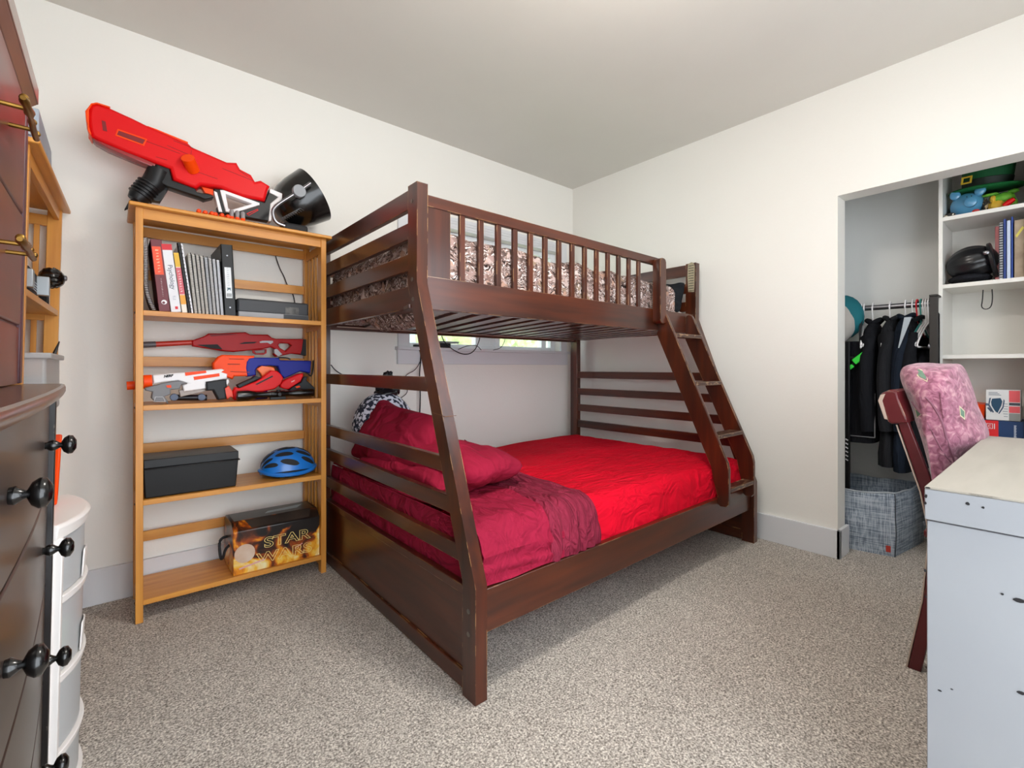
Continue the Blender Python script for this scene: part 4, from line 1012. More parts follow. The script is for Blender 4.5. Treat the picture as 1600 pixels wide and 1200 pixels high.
# clear hook latch at the far side of the tower
MB().box(TX+.015, TX+.035, TY1+.02, TY1+.05, .40, .475).build('side_latch', M_frost, tw, bev=.008)
# orange sleeve on the tower
t = MB().hull([(-2.985, -.99, TH+.002), (-2.948, -1.0, TH+.002), (-2.950, -.95, TH+.002), (-2.987, -.94, TH+.002), (-2.985, -1.0, .79), (-2.940, -1.01, .80), (-2.942, -.94, .81), (-2.987, -.92, .81)],
    [(0, 1, 2, 3), (4, 5, 6, 7), (0, 1, 5, 4), (1, 2, 6, 5), (2, 3, 7, 6), (3, 0, 4, 7)]).build('toy_piece', M_orange, bev=.004)
tag(t, 'flat orange plastic toy piece standing on the white drawer tower', 'toy')

# things on the second bookcase
def bx(x0, x1, y0, y1, z0, z1): return MB().box(x0, x1, y0, y1, z0, z1)
t = thing('board_game_box', 'grey and blue box lying on top of the far pine bookcase', 'box', (-3.1, -.35, 1.612))
bx(-3.30, -3.022, -.52, -.16, 1.617, 1.70).build('box_base', mat('box_blue', '2c5c8c', .5, 'b9c6d2', 5), t, bev=.002)
bx(-3.30, -3.020, -.53, -.15, 1.70, 1.785).build('box_lid', mat('box_grey', '8f9aa8', .5, 'a9b3be', 6), t, bev=.002)
# shelf at z 1.20 : gadget and black toy
t = thing('toy_launcher', 'black and silver toy device on the far bookcase shelf', 'toy', (-3.06, -.55, 1.20))
bx(-3.12, -3.028, -.67, -.48, 1.202, 1.275).build('body', M_blackm, t, bev=.006)
bx(-3.06, -3.018, -.69, -.655, 1.21, 1.262).build('side_plate', mat('silver', 'a8adb0', .35, metal=.6), t, bev=.002)
bx(-3.05, -3.000, -.49, -.465, 1.21, 1.27).build('side_plate', mat('silver', 'a8adb0'), t, bev=.002)
for k in range(4): bx(-3.030, -3.024, -.62, -.53, 1.212+k*.008, 1.215+k*.008).build('grille_bar', M_chrome, t)
t = thing('black_toy', 'knobby black wheel-shaped toy at the end of the far bookcase shelf', 'toy', (-3.0, -.25, 1.20))
def knob(d):
    a = math.atan2(d.z, d.y); return 1+.16*(1 if math.sin(a*9) > 0 else 0)*(1-abs(d.x))+.05*nz(d.x*5, d.y*5, d.z*5)
MB().ell((-3.012, -.25, 1.30), (.036, .040, .033), nu=54, nv=16, f=knob).build('body', M_blackg, t, sharp=25)
MB().lathe([(.010, 0), (.010, .005), (.005, .007)], T(-2.978, -.258, 1.302)@R(PI/2, 'Y'), 16).build('hub', M_chrome, t)
bx(-3.045, -3.018, -.27, -.23, 1.201, 1.27).build('foot', M_blackg, t, bev=.004)
t = thing('clear_bin', 'frosted clear storage bin on the far bookcase', 'storage bin', (-3.0, -.4, .835))
MB().box(-3.27, -2.990, -.70, -.28, .840, 1.02).build('bin', mat('clear_bin', 'e6e4e4', .35, trans=.6), t, bev=.008)
MB().box(-3.275, -2.978, -.71, -.27, 1.005, 1.022).build('rim', mat('clear_bin', 'c9c9cc'), t, bev=.004)
MB().box(-3.2, -2.994, -.66, -.50, .86, .955).build('contents', mat('bin_stuff', '4c5a60', .7, '8b8f8c', 30), t)
MB().tube([(-3.01, -.36, .95), (-2.998, -.34, 1.03), (-2.988, -.32, 1.07)], [.004, .006, .002], 6).build('dark_tip', M_black, t)

# ================================================================ RIGHT SIDE : closet
SX0, SX1 = .352, .665; UY0, UY1 = -2.472, -2.190
un = thing('closet_shelving', 'white built-in shelf unit inside the closet', 'shelf unit', (SX0, (UY0+UY1)/2, 0))
MB().box(SX0, SX1, UY1, UY1+.016, 0, 2.2).build('side_panel', M_cab, un, bev=.001)
MB().box(SX0, SX1, UY0-.016, UY0, 0, 2.2).build('side_panel', M_cab, un, bev=.001)
MB().box(SX1-.01, SX1, UY0, UY1, 0, 2.2).build('back_panel', M_cab, un)
for z in (1.737, 1.397, 1.043, .62, .30, 2.10):
    MB().box(SX0, SX1-.01, UY0, UY1, z-.020, z).build('shelf', M_cab, un, bev=.001)
rod = thing('closet_rod', 'chrome clothes rod across the closet', 'clothes rod', (.45, -1.8, 1.31))
MB().tube([(.45, -1.42, 1.325), (.45, UY1+.016, 1.315)], .015, 16).build('rod', M_chrome, rod)
def RY(u): return P(u, 478, x=.45).y
def hanger(u, label, m, garment=False, tilt=0, zoff=0):
    y = RY(u); t = thing('hanger', label, 'hanger', (.45, y, 1.17), 'hangers on the closet rod')
    hk = [(.45+.0, y, 1.215), (.445, y, 1.27), (.432, y, 1.305), (.432, y, 1.325), (.442, y, 1.342), (.455, y, 1.345), (.468, y, 1.338), (.472, y, 1.325)]
    MB().tube(hk, .0036, 7, 1).build('hook', m, t)
    MB().tube([(.45, y, 1.215), (.40, y, 1.195), (.30, y, 1.135), (.262, y, 1.105), (.258, y, 1.088), (.275, y, 1.083), (.45, y, 1.085), (.625, y, 1.083), (.642, y, 1.088), (.638, y, 1.105), (.60, y, 1.135), (.50, y, 1.195), (.45, y, 1.215)], .0042, 7, 1).build('shoulder_bar', m, t)
    t.rotation_euler.z = tilt
    return t
M_hw = mat('hanger_white', 'f1eff0', .35)
M_hr = mat('hanger_red', 'd32230', .35); M_ht = mat('hanger_teal', '3f9a93', .35)
hanger(1346, 'white hanger nearest the cap at the left end of the rod', M_hw, tilt=.25)
hanger(1350, 'second white hanger from the left end of the rod, close beside the first', M_hw, tilt=.15)
hanger(1364, 'white hanger carrying the first black jacket', M_hw)
hanger(1391, 'white hanger carrying the jacket with the pointed collar', M_hw)
hanger(1415, 'white hanger carrying the navy coat', M_hw)
hanger(1426, 'white hanger carrying the grey-fronted shirt', M_hw)
hanger(1433, 'red empty hanger on the closet rod', M_hr, tilt=-.08)
hanger(1439, 'teal empty hanger beside the red one', M_ht, tilt=-.08)
hanger(1443, 'empty white hanger next to the teal one', M_hw, tilt=-.08)
hanger(1447, 'empty white hanger in the middle of the bunch at the right', M_hw, tilt=-.08)
hanger(1451, 'empty white hanger next to the black strap', M_hw, tilt=-.08)
def garment(name, label, cat, u, th, zt, zb, m, seed, wtop=.165, sleeves=True, collar=True, dy=0, xs=.45):
    y = RY(u)+dy
    t = thing(name, label, cat, (xs, y, zb))
    mb = MB(); rs = []; n = 36
    lv = [(zt, .05, .35), (zt-.02, .08, .6), (zt-.05, .13, .8), (zt-.10, wtop, .95), (zt-.16, wtop+.01, 1)]
    k = 10
    for i in range(1, k+1): lv.append((zt-.16-(zt-.16-zb)*i/k, wtop+.012*math.sin(i*.9), 1+.12*math.sin(i*1.3+seed)))
    for z, wx, ty in lv:
        ring = []
        for j in range(n):
            a = 2*PI*j/n; c, s_ = math.cos(a), math.sin(a)
            r = 1+.10*nz(c*2+seed, s_*2, z*3)+.05*nz(c*6, s_*6+seed, z*5)
            ring.append(Vector((xs+wx*abs(c)**.8*(1 if c > 0 else -1)*r, y+th/2*ty*abs(s_)**.8*(1 if s_ > 0 else -1)*r, z)))
        rs.append(ring)
    mb.rings(rs).build('torso', m, t, sharp=60)
    if sleeves:
        for sg in (-1, 1):
            mb = MB(); pts = [(xs+sg*(wtop-.03), y, zt-.09), (xs+sg*(wtop+.005), y-.004, zt-.16), (xs+sg*(wtop+.018), y-.008, zt-.30), (xs+sg*(wtop+.012), y-.01, zt-.46), (xs+sg*(wtop+.0), y-.012, zt-.60)]
            mb.tube(pts, [.045, .045, .046, .05, .052, .05, .046, .045, .042], 16, 1, .62)
            for v in mb.bm.verts: v.co += Vector((0, .008, 0))*nz(v.co.x*20, v.co.z*18, seed)
            mb.build('sleeve', m, t, sharp=60)
    if collar:
        mb = MB().tube([(xs-.055, y, zt-.01), (xs-.03, y-.03, zt+.012), (xs+.03, y-.032, zt+.014), (xs+.055, y, zt-.01), (xs+.03, y+.03, zt+.012), (xs-.03, y+.03, zt+.012), (xs-.055, y, zt-.01)], .013, 10, 2)
        mb.build('collar', m, t)
    return t
MJ = [cloth('jacket_black', '1b1c20', '141519', bs=5, st=(2, 4, .7), bump=.2), cloth('jacket_navy', '1f2733', '181e28', bs=5, st=(2, 4, .7), bump=.2), cloth('jacket_char', '26272a', '1c1d20', bs=5, st=(2, 4, .7), bump=.2)]
garment('jacket', 'black hooded jacket hanging next to the backpack', 'jacket', 1366, .085, 1.235, .63, MJ[0], 1)
garment('jacket', 'long charcoal jacket with a pointed collar in the middle of the rod', 'jacket', 1394, .085, 1.245, .45, MJ[2], 2)
garment('coat', 'dark navy coat hanging right of the pointed-collar jacket', 'coat', 1416, .08, 1.25, .43, MJ[1], 3)
garment('shirt', 'black shirt with a pale grey front edge', 'shirt', 1429, .045, 1.235, .60, MJ[0], 4)
garment('coat', 'black coat hanging at the right end under the empty hangers', 'coat', 1446, .085, 1.075, .55, MJ[0], 5, collar=False)
yy = RY(1426)
tag(MB().hull([(.235, yy-.002, 1.235), (.245, yy-.03, 1.235), (.235, yy+.018, 1.08), (.232, yy+.022, 1.08)], [(0, 1, 2, 3)]).build('lanyard', mat('grey_shiny', '8f979c', .3)), 'pale grey sash hanging on the black shirt', 'sash').modifiers.new('s', 'SOLIDIFY').thickness = .004
# strap over the rod
t = thing('garment_bag', 'black garment bag strapped at the right end of the rod beside the shelf unit', 'garment bag', (.4, -2.145, .6))
ys = P(1459, 480, x=.27).y
MB().box(.262, .275, ys-.017, ys+.017, .90, 1.332).box(.262, .47, ys-.017, ys+.017, 1.332, 1.342).build('strap', mat('leather_black', '25221f', .45), t, bev=.003)
MB().box(.285, .60, ys-.012, ys+.018, .62, 1.26).build('bag', MJ[0], t, bev=.012)
MB().ell((.255, ys+.016, 1.085), (.006, .005, .012)).build('zip_pull', M_chrome, t)
# backpack with green trims
t = thing('backpack', 'black sports bag with bright green straps hanging at the left of the closet', 'backpack', (.36, -1.83, .56))
pm = MB()
def bagf(a, b): pass
rs = []
for i in range(15):
    z = .565+i*.040; s = i/14
    hw = .098*(1-.25*max(0, s-.75)/.25)*(1 if s > .05 else .85); hd = .095*(1-.2*s)
    cy = -1.835+.0*s
    rs.append([Vector((.38+hd*math.copysign(abs(math.cos(a))**.6, math.cos(a))*(1+.05*nz(z*9, math.cos(a), 3)), cy+hw*math.copysign(abs(math.sin(a))**.6, math.sin(a)), z)) for a in [2*PI*k/28 for k in range(28)]])
pm.rings(rs).build('bag_body', MJ[0], t, bev=.004, sharp=60)
MB().box(.278, .286, -1.93, -1.775, .60, .604).box(.278, .286, -1.93, -1.926, .60, .84).build('piping', M_mgrey, t)
for k, (a, b, c_) in enumerate((((1334, 566), (1352, 553), .020), ((1323, 578), (1333, 571), .012))):
    p0 = P(a[0], a[1], x=.245); p1 = P(b[0], b[1], x=.245)
    MB().beam(p0, p1, .012, c_*1.6, (0, 0, 1)).build('green_strap', mat('neon_green', '2fd03a', .5), t, bev=.003)
MB().tube([P(1322, 572, x=.28), P(1327, 560, x=.28), P(1334, 560, x=.28), P(1336, 568, x=.28), P(1329, 574, x=.28)], .012, 8, 2).build('black_pad', M_blackm, t)
MB().beam(P(1344, 522, x=.33), P(1346, 560, x=.33), .012, .004, (1, 0, 0)).beam(P(1344, 522, x=.33), (.44, RY(1348), 1.32), .012, .004, (1, 0, 0)).build('hanging_strap', M_blackm, t)
# cap
t = thing('baseball_cap', 'teal and grey cap hanging at the left end of the rod', 'cap', (.36, -1.74, 1.13))
cc = P(1312, 500, x=.36)
MB().ell((.40, cc.y+.0, 1.27), (.09, .108, .130)).build('crown', mat('cap_teal', '0f6a74', .8), t)
MB().ell((.36, cc.y+.018, 1.240), (.075, .098, .125)).build('front_panel', mat('cap_grey', 'b6b0a9', .85), t)
# hockey stick
t = thing('hockey_stick', 'black stick with small white lettering standing against the closet edge', 'stick', (.24, -1.79, 0))
p0 = P(1324, 640, x=.235)
sk = MB().box(.225, .243, p0.y-.012, p0.y+.012, .01, 1.12).build('shaft', M_black, t, bev=.003)
wl = MB()
for k in range(6): wl.beam((.2243, p0.y-.006, .47+k*.022), (.2243, p0.y+.006, .478+k*.022), .0008, .006, (0, 0, 1))
wl.build('white_marks', M_white, t)

# fabric storage basket
def weave():
    m = bpy.data.materials.new('denim_weave'); m.use_nodes = True; N = m.node_tree.nodes; L = m.node_tree.links; b = N['Principled BSDF']
    tc = N.new('ShaderNodeTexCoord'); prev = None
    for st in ((4, 4, 90), (90, 90, 4)):
        mp = N.new('ShaderNodeMapping'); mp.inputs['Scale'].default_value = st; L.new(tc.outputs['Object'], mp.inputs[0])
        n = N.new('ShaderNodeTexNoise'); n.inputs['Scale'].default_value = 2.2; n.inputs['Detail'].default_value = 3; L.new(mp.outputs[0], n.inputs[0])
        if prev is None: prev = n.outputs[0]
        else:
            a = N.new('ShaderNodeMath'); L.new(prev, a.inputs[0]); L.new(n.outputs[0], a.inputs[1]); prev = a.outputs[0]
    cr = N.new('ShaderNodeValToRGB'); L.new(prev, cr.inputs[0]); e = cr.color_ramp.elements
    mr = N.new('ShaderNodeMapRange'); L.new(prev, mr.inputs[0]); mr.inputs[1].default_value = .8; mr.inputs[2].default_value = 1.15; L.new(mr.outputs[0], cr.inputs[0])
    e[0].position = 0; e[0].color = lin('66717e'); e[1].position = 1; e[1].color = lin('b3bcc6'); k = e.new(.45); k.color = lin('8b97a5')
    L.new(cr.outputs[0], b.inputs['Base Color']); b.inputs['Roughness'].default_value = .9
    return m
M_wv = weave()
t = thing('fabric_basket', 'slouching blue grey woven fabric basket on the closet floor', 'basket', (.25, -2.005, 0))
C0 = Vector((.235, -2.02, 0)); CA = Vector((.165, -1.70, 0)); CBk = Vector((.62, -2.075, 0)); CDk = Vector((.55, -1.75, 0))
def bas(in_):
    mb = MB(); rs = []
    for i in range(9):
        s = i/8; ring = []
        for c0, c1 in ((C0, CBk), (CBk, CDk), (CDk, CA), (CA, C0)):
            for k in range(10):
                p = c0.lerp(c1, k/10); ce = (C0+CBk+CA+CDk)/4
                q = ce+(p-ce)*((1.0+.06*math.sin(PI*s))-in_)
                top = .325+.03*nz(q.x*6, q.y*6, 1)+(.10 if (q-CA).length < .02 else 0)*0
                bul = .012*nz(q.x*7, q.y*7, s*4)
                d = (q-ce).normalized(); q = q+d*(bul*(s+.2)); q.z = in_*.1+s*top
                ring.append(q)
        rs.append(ring)
    return rs
outer = bas(0); inner = bas(.035)
mb = MB(); mb.rings(outer+inner[::-1], cap=True)
mb.build('basket_body', M_wv, t, sharp=60)
rimp = outer[-1]+[outer[-1][0]]
MB().tube([p+Vector((0, 0, .002)) for p in rimp], .0045, 6).build('rim_piping', mat('rim_grey', 'aeb6bd', .8), t)
MB().tube([outer[i][0]+Vector((-.002, -.002, 0)) for i in range(9)], .0022, 5).tube([outer[i][30]+Vector((-.002, .002, 0)) for i in range(9)], .0022, 5).build('seam', mat('seam_dark', '3b434c', .8), t)
MB().box(-.002, .002, -.010, .010, 0, .034, T(.224, -1.997, .022)@R(.2, 'Z')).build('red_tag', mat('tag_red', 'b4382c', .6), t, bev=.002)

# things on the shelf unit
t = thing('party_hat', 'green leprechaun hat with a yellow buckle on the top closet shelf', 'hat', (.50, -2.33, 1.80))
HM = T(.50, -2.335, 1.868)@R(.06, 'X')@R(-.10, 'Y')
MB().lathe([(.0, .0), (.135, .0), (.142, .004), (.135, .010), (.10, .012), (.0, .012)], HM, 40).build('brim', mat('felt_green', '0f7a3c', .8), t)
MB().lathe([(.088, .010), (.092, .05), (.098, .13), (.0, .132)], HM, 36).build('crown', mat('felt_dgreen', '0a5a30', .8), t)
MB().lathe([(.0905, .012), (.0945, .05), (.0925, .052), (.0, .052)], HM, 36).build('hat_band', mat('band_dk', '16251c', .6), t)
MB().outline([[(-.022, -.018), (.022, -.018), (.022, .018), (-.022, .018)], [(-.015, -.011), (.015, -.011), (.015, .011), (-.015, .011)]], .004, T(.402, -2.272, 1.912)@R(.12, 'X')@R(-.45, 'Z')@FW(0)).build('buckle', mat('buckle_yellow', 'e8c83a', .4), t)
t = thing('piggy_bank', 'light blue piggy bank under the green hat', 'piggy bank', (.45, -2.26, 1.737))
M_pig = mat('pig_blue', '5a9cc4', .15, coat=.6)
MB().ell((.47, -2.268, 1.800), (.075, .066, .063), nu=28, nv=18).build('body', M_pig, t)
for dy in (-.050, .040):
    MB().ell((.425, -2.268+dy, 1.852), (.010, .021, .024), R(-dy*9, 'X'), 16, 10).build('ear', M_pig, t)
MB().lathe([(.021, 0), (.023, .004), (.023, .024), (.019, .027), (.001, .027)], T(.405, -2.288, 1.795)@R(-PI/2, 'Y'), 22).build('snout', M_pig, t)
for dy in (-.008, .009): MB().ell((.402, -2.282+dy, 1.829), (.0028, .0025, .0025), nu=8, nv=6).build('eye', M_black, t)
# zebra trinket, red berry, silver bauble
tag(MB().ell((.365, -2.215, 1.745), (.014, .022, .010), f=lambda d: 1+.1*nz(d.x*5, d.y*5, d.z*5)).build('trinket', mat('zebra', '151515', .4, 'e8e0cc', 60, contrast=(.49, .51))), 'small black and cream striped trinket at the shelf edge', 'trinket')
tag(MB().ell((.372, -2.308, 1.744), (.010, .014, .008)).build('red_bead', mat('tag_red2', 'c03030', .4)), 'small red ball in front of the piggy bank', 'ball')
tag(MB().lathe([(.02, 0), (.02, .03), (.01, .055), (.001, .058)], T(.545, -2.262, 1.79), 20).build('silver_trinket', mat('silver2', 'c8c8cc', .25, metal=.7)), 'silver cone trinket behind the piggy bank', 'trinket')
t = thing('plush_toy', 'green and yellow toy with a red tail beside the piggy bank', 'toy', (.45, -2.40, 1.737))
def lumpy(d): return 1+.22*nz(d.x*4, d.y*4, d.z*4)
MB().ell((.44, -2.375, 1.765), (.025, .030, .030), f=lumpy).ell((.43, -2.362, 1.80), (.014, .012, .016), f=lumpy).build('yellow_body', mat('toy_yellow', 'e8b93a', .6), t)
MB().ell((.45, -2.395, 1.800), (.030, .042, .026), f=lumpy).ell((.45, -2.352, 1.828), (.014, .03, .008), f=lumpy).ell((.43, -2.432, 1.765), (.012, .014, .02), f=lumpy).ell((.45, -2.43, 1.825), (.014, .02, .01), f=lumpy).build('green_leaves', mat('toy_green', '3f9e2c', .6, '86c83a', 30), t)
MB().tube([(.40, -2.400, 1.750), (.40, -2.42, 1.765), (.40, -2.435, 1.775)], [.010, .013, .009], 10).build('red_tail', M_red, t)
MB().ell((.44, -2.335, 1.775), (.012, .012, .035), f=lambda d: 1+.3*nz(d.x*6, d.y*6, d.z*6)).build('leopard_ribbon', mat('leopard', '20180f', .6, 'b9a27c', 60, contrast=(.5, .55)), t)
# middle shelf
t = thing('batting_helmet', 'matte black helmet lying on its side on the middle closet shelf', 'helmet', (.45, -2.27, 1.397))
HM = T(.435, -2.305, 1.515)@R(math.radians(62), 'X')@R(.0, 'Y')
def ridge(d): return 1+.035*math.sin(math.atan2(d.y, d.x)*14)*(1-abs(d.z))
MB().ell((0, 0, 0), (.085, .084, .098), nu=56, nv=24, f=ridge).build('shell', mat('helmet_black', '17181b', .28), t, sharp=60, xf=T(.435, -2.290, 1.50)@R(math.radians(80), 'X'))
MB().lathe([(.076, 0), (.087, .003), (.089, .014), (.083, .019), (.06, .019)], T(.435, -2.352, 1.50)@R(math.radians(80), 'X'), 36).build('brim_ring', mat('helmet_black', '17181b'), t, sharp=60)
MB().ell((.352, -2.345, 1.53), (.004, .012, .010), f=lumpy).build('silver_badge', M_chrome, t)
tag(MB().ell((.44, -2.28, 1.424), (.085, .08, .026), nu=30, nv=12, f=lambda d: 1+.14*nz(d.x*3, d.y*6, d.z*3)).build('folded_cloth', cloth('black_knit', '26272c', '1c1d22')), 'folded black cloth under the helmet on the closet shelf', 'cloth')
CBG = 'books on the middle closet shelf'
def cbook(name, label, y0, y1, h, m, pages=True, x0=.375, cat='book'):
    t = thing(name, label, cat, (x0, (y0+y1)/2, 1.397), CBG)
    MB().box(x0, x0+.2, y0, y1, 1.397, 1.397+h).build('cover', m, t, bev=.002)
    if pages: MB().box(x0+.003, x0+.201, y0+.002, y1-.002, 1.40, 1.397+h+.0006).build('pages', M_paper, t)
    return t
cbook('hardback_book', 'red hardback behind the black helmet', -2.385, -2.370, .265, mat('book_red', 'b3182a', .5, 'd8a4a6', 3), x0=.42)
t = cbook('spiral_notebook', 'white notebook with a thick dark comb beside the red hardback', -2.399, -2.388, .27, mat('book_white', 'e3e2e6'), cat='notebook')
cm = MB()
for k in range(22): cm.box(.368, .376, -2.400, -2.386, 1.405+k*.0120, 1.405+k*.0120+.006)
cm.build('comb_binding', mat('comb_dark', '3a4048', .5), t)
cbook('binder', 'dark blue binder beside the comb-bound white notebook', -2.410, -2.401, .285, mat('bk_blue', '1f3c86', .5), cat='binder')
cbook('notebook', 'pale blue notebook between two blue covers', -2.424, -2.412, .275, mat('bk_pale', 'c5d2ea', .5), cat='notebook')
cbook('binder', 'blue folder with a red corner beside the pale notebook', -2.432, -2.426, .290, mat('bk_blue2', '2b4a9c', .5), cat='folder')
t = cbook('picture_book', 'weathered grey brown book at the right end of the closet shelf', -2.468, -2.436, .27, mat('bk_brown', '8d7a68', .6, 'b9a78e', 14))
MB().outline([[(-.012, -.03), (.012, .012), (.006, .02), (-.016, -.02)]], .001, T(.3745, -2.456, 1.615)@FW(0)).build('yellow_emblem', mat('em_yellow', 'd8cc58', .5), t)
t_ = cable('cord_loop', 'black cord looping below the closet shelf', [P(1536, 453, x=.36), P(1535, 470, x=.36), P(1533, 480, x=.36), P(1540, 484, x=.36), P(1549, 480, x=.36), P(1551, 465, x=.36), P(1550, 452, x=.36)], .0022, None, 2)
# boxes above the desk, on the closet shelf
ZB = .62
t = thing('product_carton', 'red and navy carton at the bottom of the box stack in the closet', 'carton', (.40, -2.39, ZB))
MB().box(.400, .60, -2.465, -2.327, ZB, .724).build('carton_body', mat('navy_print', '1d3d6b', .45), t, bev=.002)
MB().box(.3985, .4005, -2.383, -2.3265, ZB+.001, .7235).build('red_panel', mat('red_print', 'e0262c', .45), t)
lg = MB()
for (a, b, c, d) in ((2.336, 2.339, .683, .709), (2.368, 2.371, .683, .709), (2.343, 2.364, .707, .709), (2.343, 2.364, .683, .685), (2.343, 2.345, .683, .709), (2.362, 2.364, .683, .709), (2.349, 2.358, .690, .692), (2.349, 2.358, .700, .702), (2.349, 2.351, .690, .702)): lg.box(.3978, .3984, -b, -a, c, d)
lg.build('emblem', M_white, t)
lg = MB()
for k in range(9): lg.box(.3984, .3992, -2.442+.001*(k % 2), -2.434, .650+k*.0065, .654+k*.0065)
lg.build('printed_marks', mat('pale_txt', 'cfd8e6', .5), t)
t = thing('product_carton', 'white and red carton with a dark blue trimmer pictured, on top of the stack', 'carton', (.40, -2.395, .725))
MB().box(.40, .52, -2.455, -2.340, .726, .872).build('carton_body', mat('carton_white', 'e6e8e8', .45), t, bev=.002)
for z0, z1, c_ in ((.815, .870, 'e05a60'), (.800, .812, '3a4048'), (.765, .795, 'e05a60'), (.728, .762, '8c8f8c')):
    MB().box(.3985, .4005, -2.4535, -2.418, z0, z1).build('side_print', mat('pr'+c_, c_, .5), t)
MB().outline([[(-.016, .034), (.012, .038), (.018, .022), (.014, .0), (.002, -.034), (-.006, -.026), (-.018, 0), (-.020, .018)]], .001, T(.3993, -2.378, .795)@FW(0)).build('trimmer_picture', mat('teal_print', '1f4a66', .4), t)
MB().outline([[(-.026, .036), (-.020, .038), (-.025, .005), (-.010, -.03), (-.014, -.034), (-.030, .0)], [(.022, .034), (.026, .026), (.022, -.008), (.008, -.038), (.004, -.036), (.018, -.004)]], .001, T(.3993, -2.378, .795)@FW(0)).outline([circ(-.034, .005, .006, 12), [(-.034, -.012), (-.028, -.008), (-.016, -.024), (-.020, -.032)]], .001, T(.3993, -2.378, .795)@FW(0)).build('trimmer_outline', mat('slate', '51627a', .4), t)
lg = MB()
for k in range(3): lg.box(.3988, .3995, -2.392+.006*k, -2.350, .846+k*.006, .848+k*.006)
for k in range(6): lg.box(.3988, .3995, -2.414, -2.401+.002*(k % 3), .745+k*.012, .747+k*.012)
lg.build('printed_marks', mat('slate', '51627a'), t)
tag(MB().hull([(.45, -2.325, ZB), (.45, -2.25, ZB), (.62, -2.25, ZB), (.62, -2.325, ZB), (.45, -2.333, .795), (.45, -2.265, .802), (.62, -2.265, .802), (.62, -2.333, .795)], [(0, 1, 2, 3), (4, 5, 6, 7), (0, 1, 5, 4), (1, 2, 6, 5), (2, 3, 7, 6), (3, 0, 4, 7)]).build('orange_box', M_orange, bev=.003), 'plain bright orange box between the chair cushion and the carton stack', 'box')

# ================================================================ DESK
M_desk = mat('desk_grey', 'a0a4aa', .45, '989ca3', 2.5, spots=('24262a', 9, .735))
nt = M_desk.node_tree
M_dktop = mat('desk_top_paint', 'a9a49a', .6, '9e998f', 3, (1, 8, 1), spots=('5a564f', 14, .74), wear='3a352f', wear_amt=.45)
DX0, DX1, DY0, DY1, DZ = -1.645, -.597, -2.93, -2.421, .75
dk = thing('desk', 'chipped light grey painted desk in the right foreground', 'desk', (DX0, DY1, 0))
MB().box(DX0, DX1, DY0, DY1, DZ-.004, DZ).build('desktop', M_dktop, dk, bev=.001)
MB().box(DX0, DX1, DY0, DY1, DZ-.063, DZ-.004).build('apron', M_desk, dk, bev=.0015)
MB().box(DX0+.003, DX0+.42, DY0, DY1-.003, 0, DZ-.065).build('pedestal', M_desk, dk, bev=.0015)
MB().box(DX1-.05, DX1, DY0, DY1-.003, 0, DZ-.065).build('end_panel', M_desk, dk, bev=.0015)
for (u, v, a, b) in ((1592, 939, .007, .004), (1566, 929, .002, .002), (1596, 1084, .006, .003), (1468, 1080, .003, .0015), (1487, 1078, .002, .001), (1512, 787, .003, .003), (1536, 793, .002, .002), (1445, 892, .002, .003), (1446, 933, .0015, .002), (1450, 762, .004, .0015), (1447, 775, .002, .004), (1446, 786, .002, .003), (1444, 818, .002, .005)):
    p = P(u, v, x=DX0)
    MB().outline([[(a*math.cos(t_)*(1+.4*nz(t_, u, 0)), b*math.sin(t_)*(1+.4*nz(u, t_, 0))) for t_ in [2*PI*k/9 for k in range(9)]]], .0006, T(DX0+(.0025 if p.z < DZ-.065 else -.0006), p.y, p.z)@FW(0)).build('paint_chip', mat('chip', '1c1c20', .6), dk)

# ================================================================ CHAIR
M_chair = mat('chair_red', '5a1016', .42, '480c12', 3, coat=.1, wear='c9a27a', wear_amt=.4)
M_chw = mat('chair_worn', '9a8478', .6, '7a655b', 5)
ch = thing('desk_chair', 'old dark red wooden chair with a rubbed curved top rail, pushed up to the desk', 'chair', (-.63, -2.35, 0))
def cpost(x):
    pts = [(-2.262, 0), (-2.300, .23), (-2.318, .45), (-2.296, .58), (-2.235, .80), (-2.215, .87)]
    w_ = [.032, .034, .04, .036, .028, .026]
    poly = [(a, z) for (a, z) in pts]+[(a-ww, z) for (a, z), ww in list(zip(pts, w_))[::-1]]
    return MB().outline([poly], .026, YZ(x), .003)
for x in (-.85, -.43): cpost(x).build('back_post', M_chair, ch)
MB().outline([[(-2.195, .893), (-2.190, .872), (-2.212, .80), (-2.222, .792), (-2.263, .80), (-2.262, .815), (-2.242, .875), (-2.236, .900), (-2.215, .905)]], .47, YZ(-.64), .006).build('top_rail', M_chair, ch)
MB().outline([[(-2.1925, .888), (-2.186, .868), (-2.203, .808), (-2.212, .806), (-2.198, .868), (-2.206, .892)]], .474, YZ(-.64), .002).build('worn_edge', mat('bare_wood', 'b5a294', .6), ch)
MB().box(-.86, -.42, -2.72, -2.30, .435, .46).build('seat', M_chair, ch, bev=.006)
for x in (-.83, -.45): MB().box(x-.018, x+.018, -2.71, -2.675, 0, .436).build('front_leg', M_chair, ch, bev=.003)
MB().box(-.84, -.44, -2.335, -2.318, .39, .435).build('seat_rail', M_chair, ch)

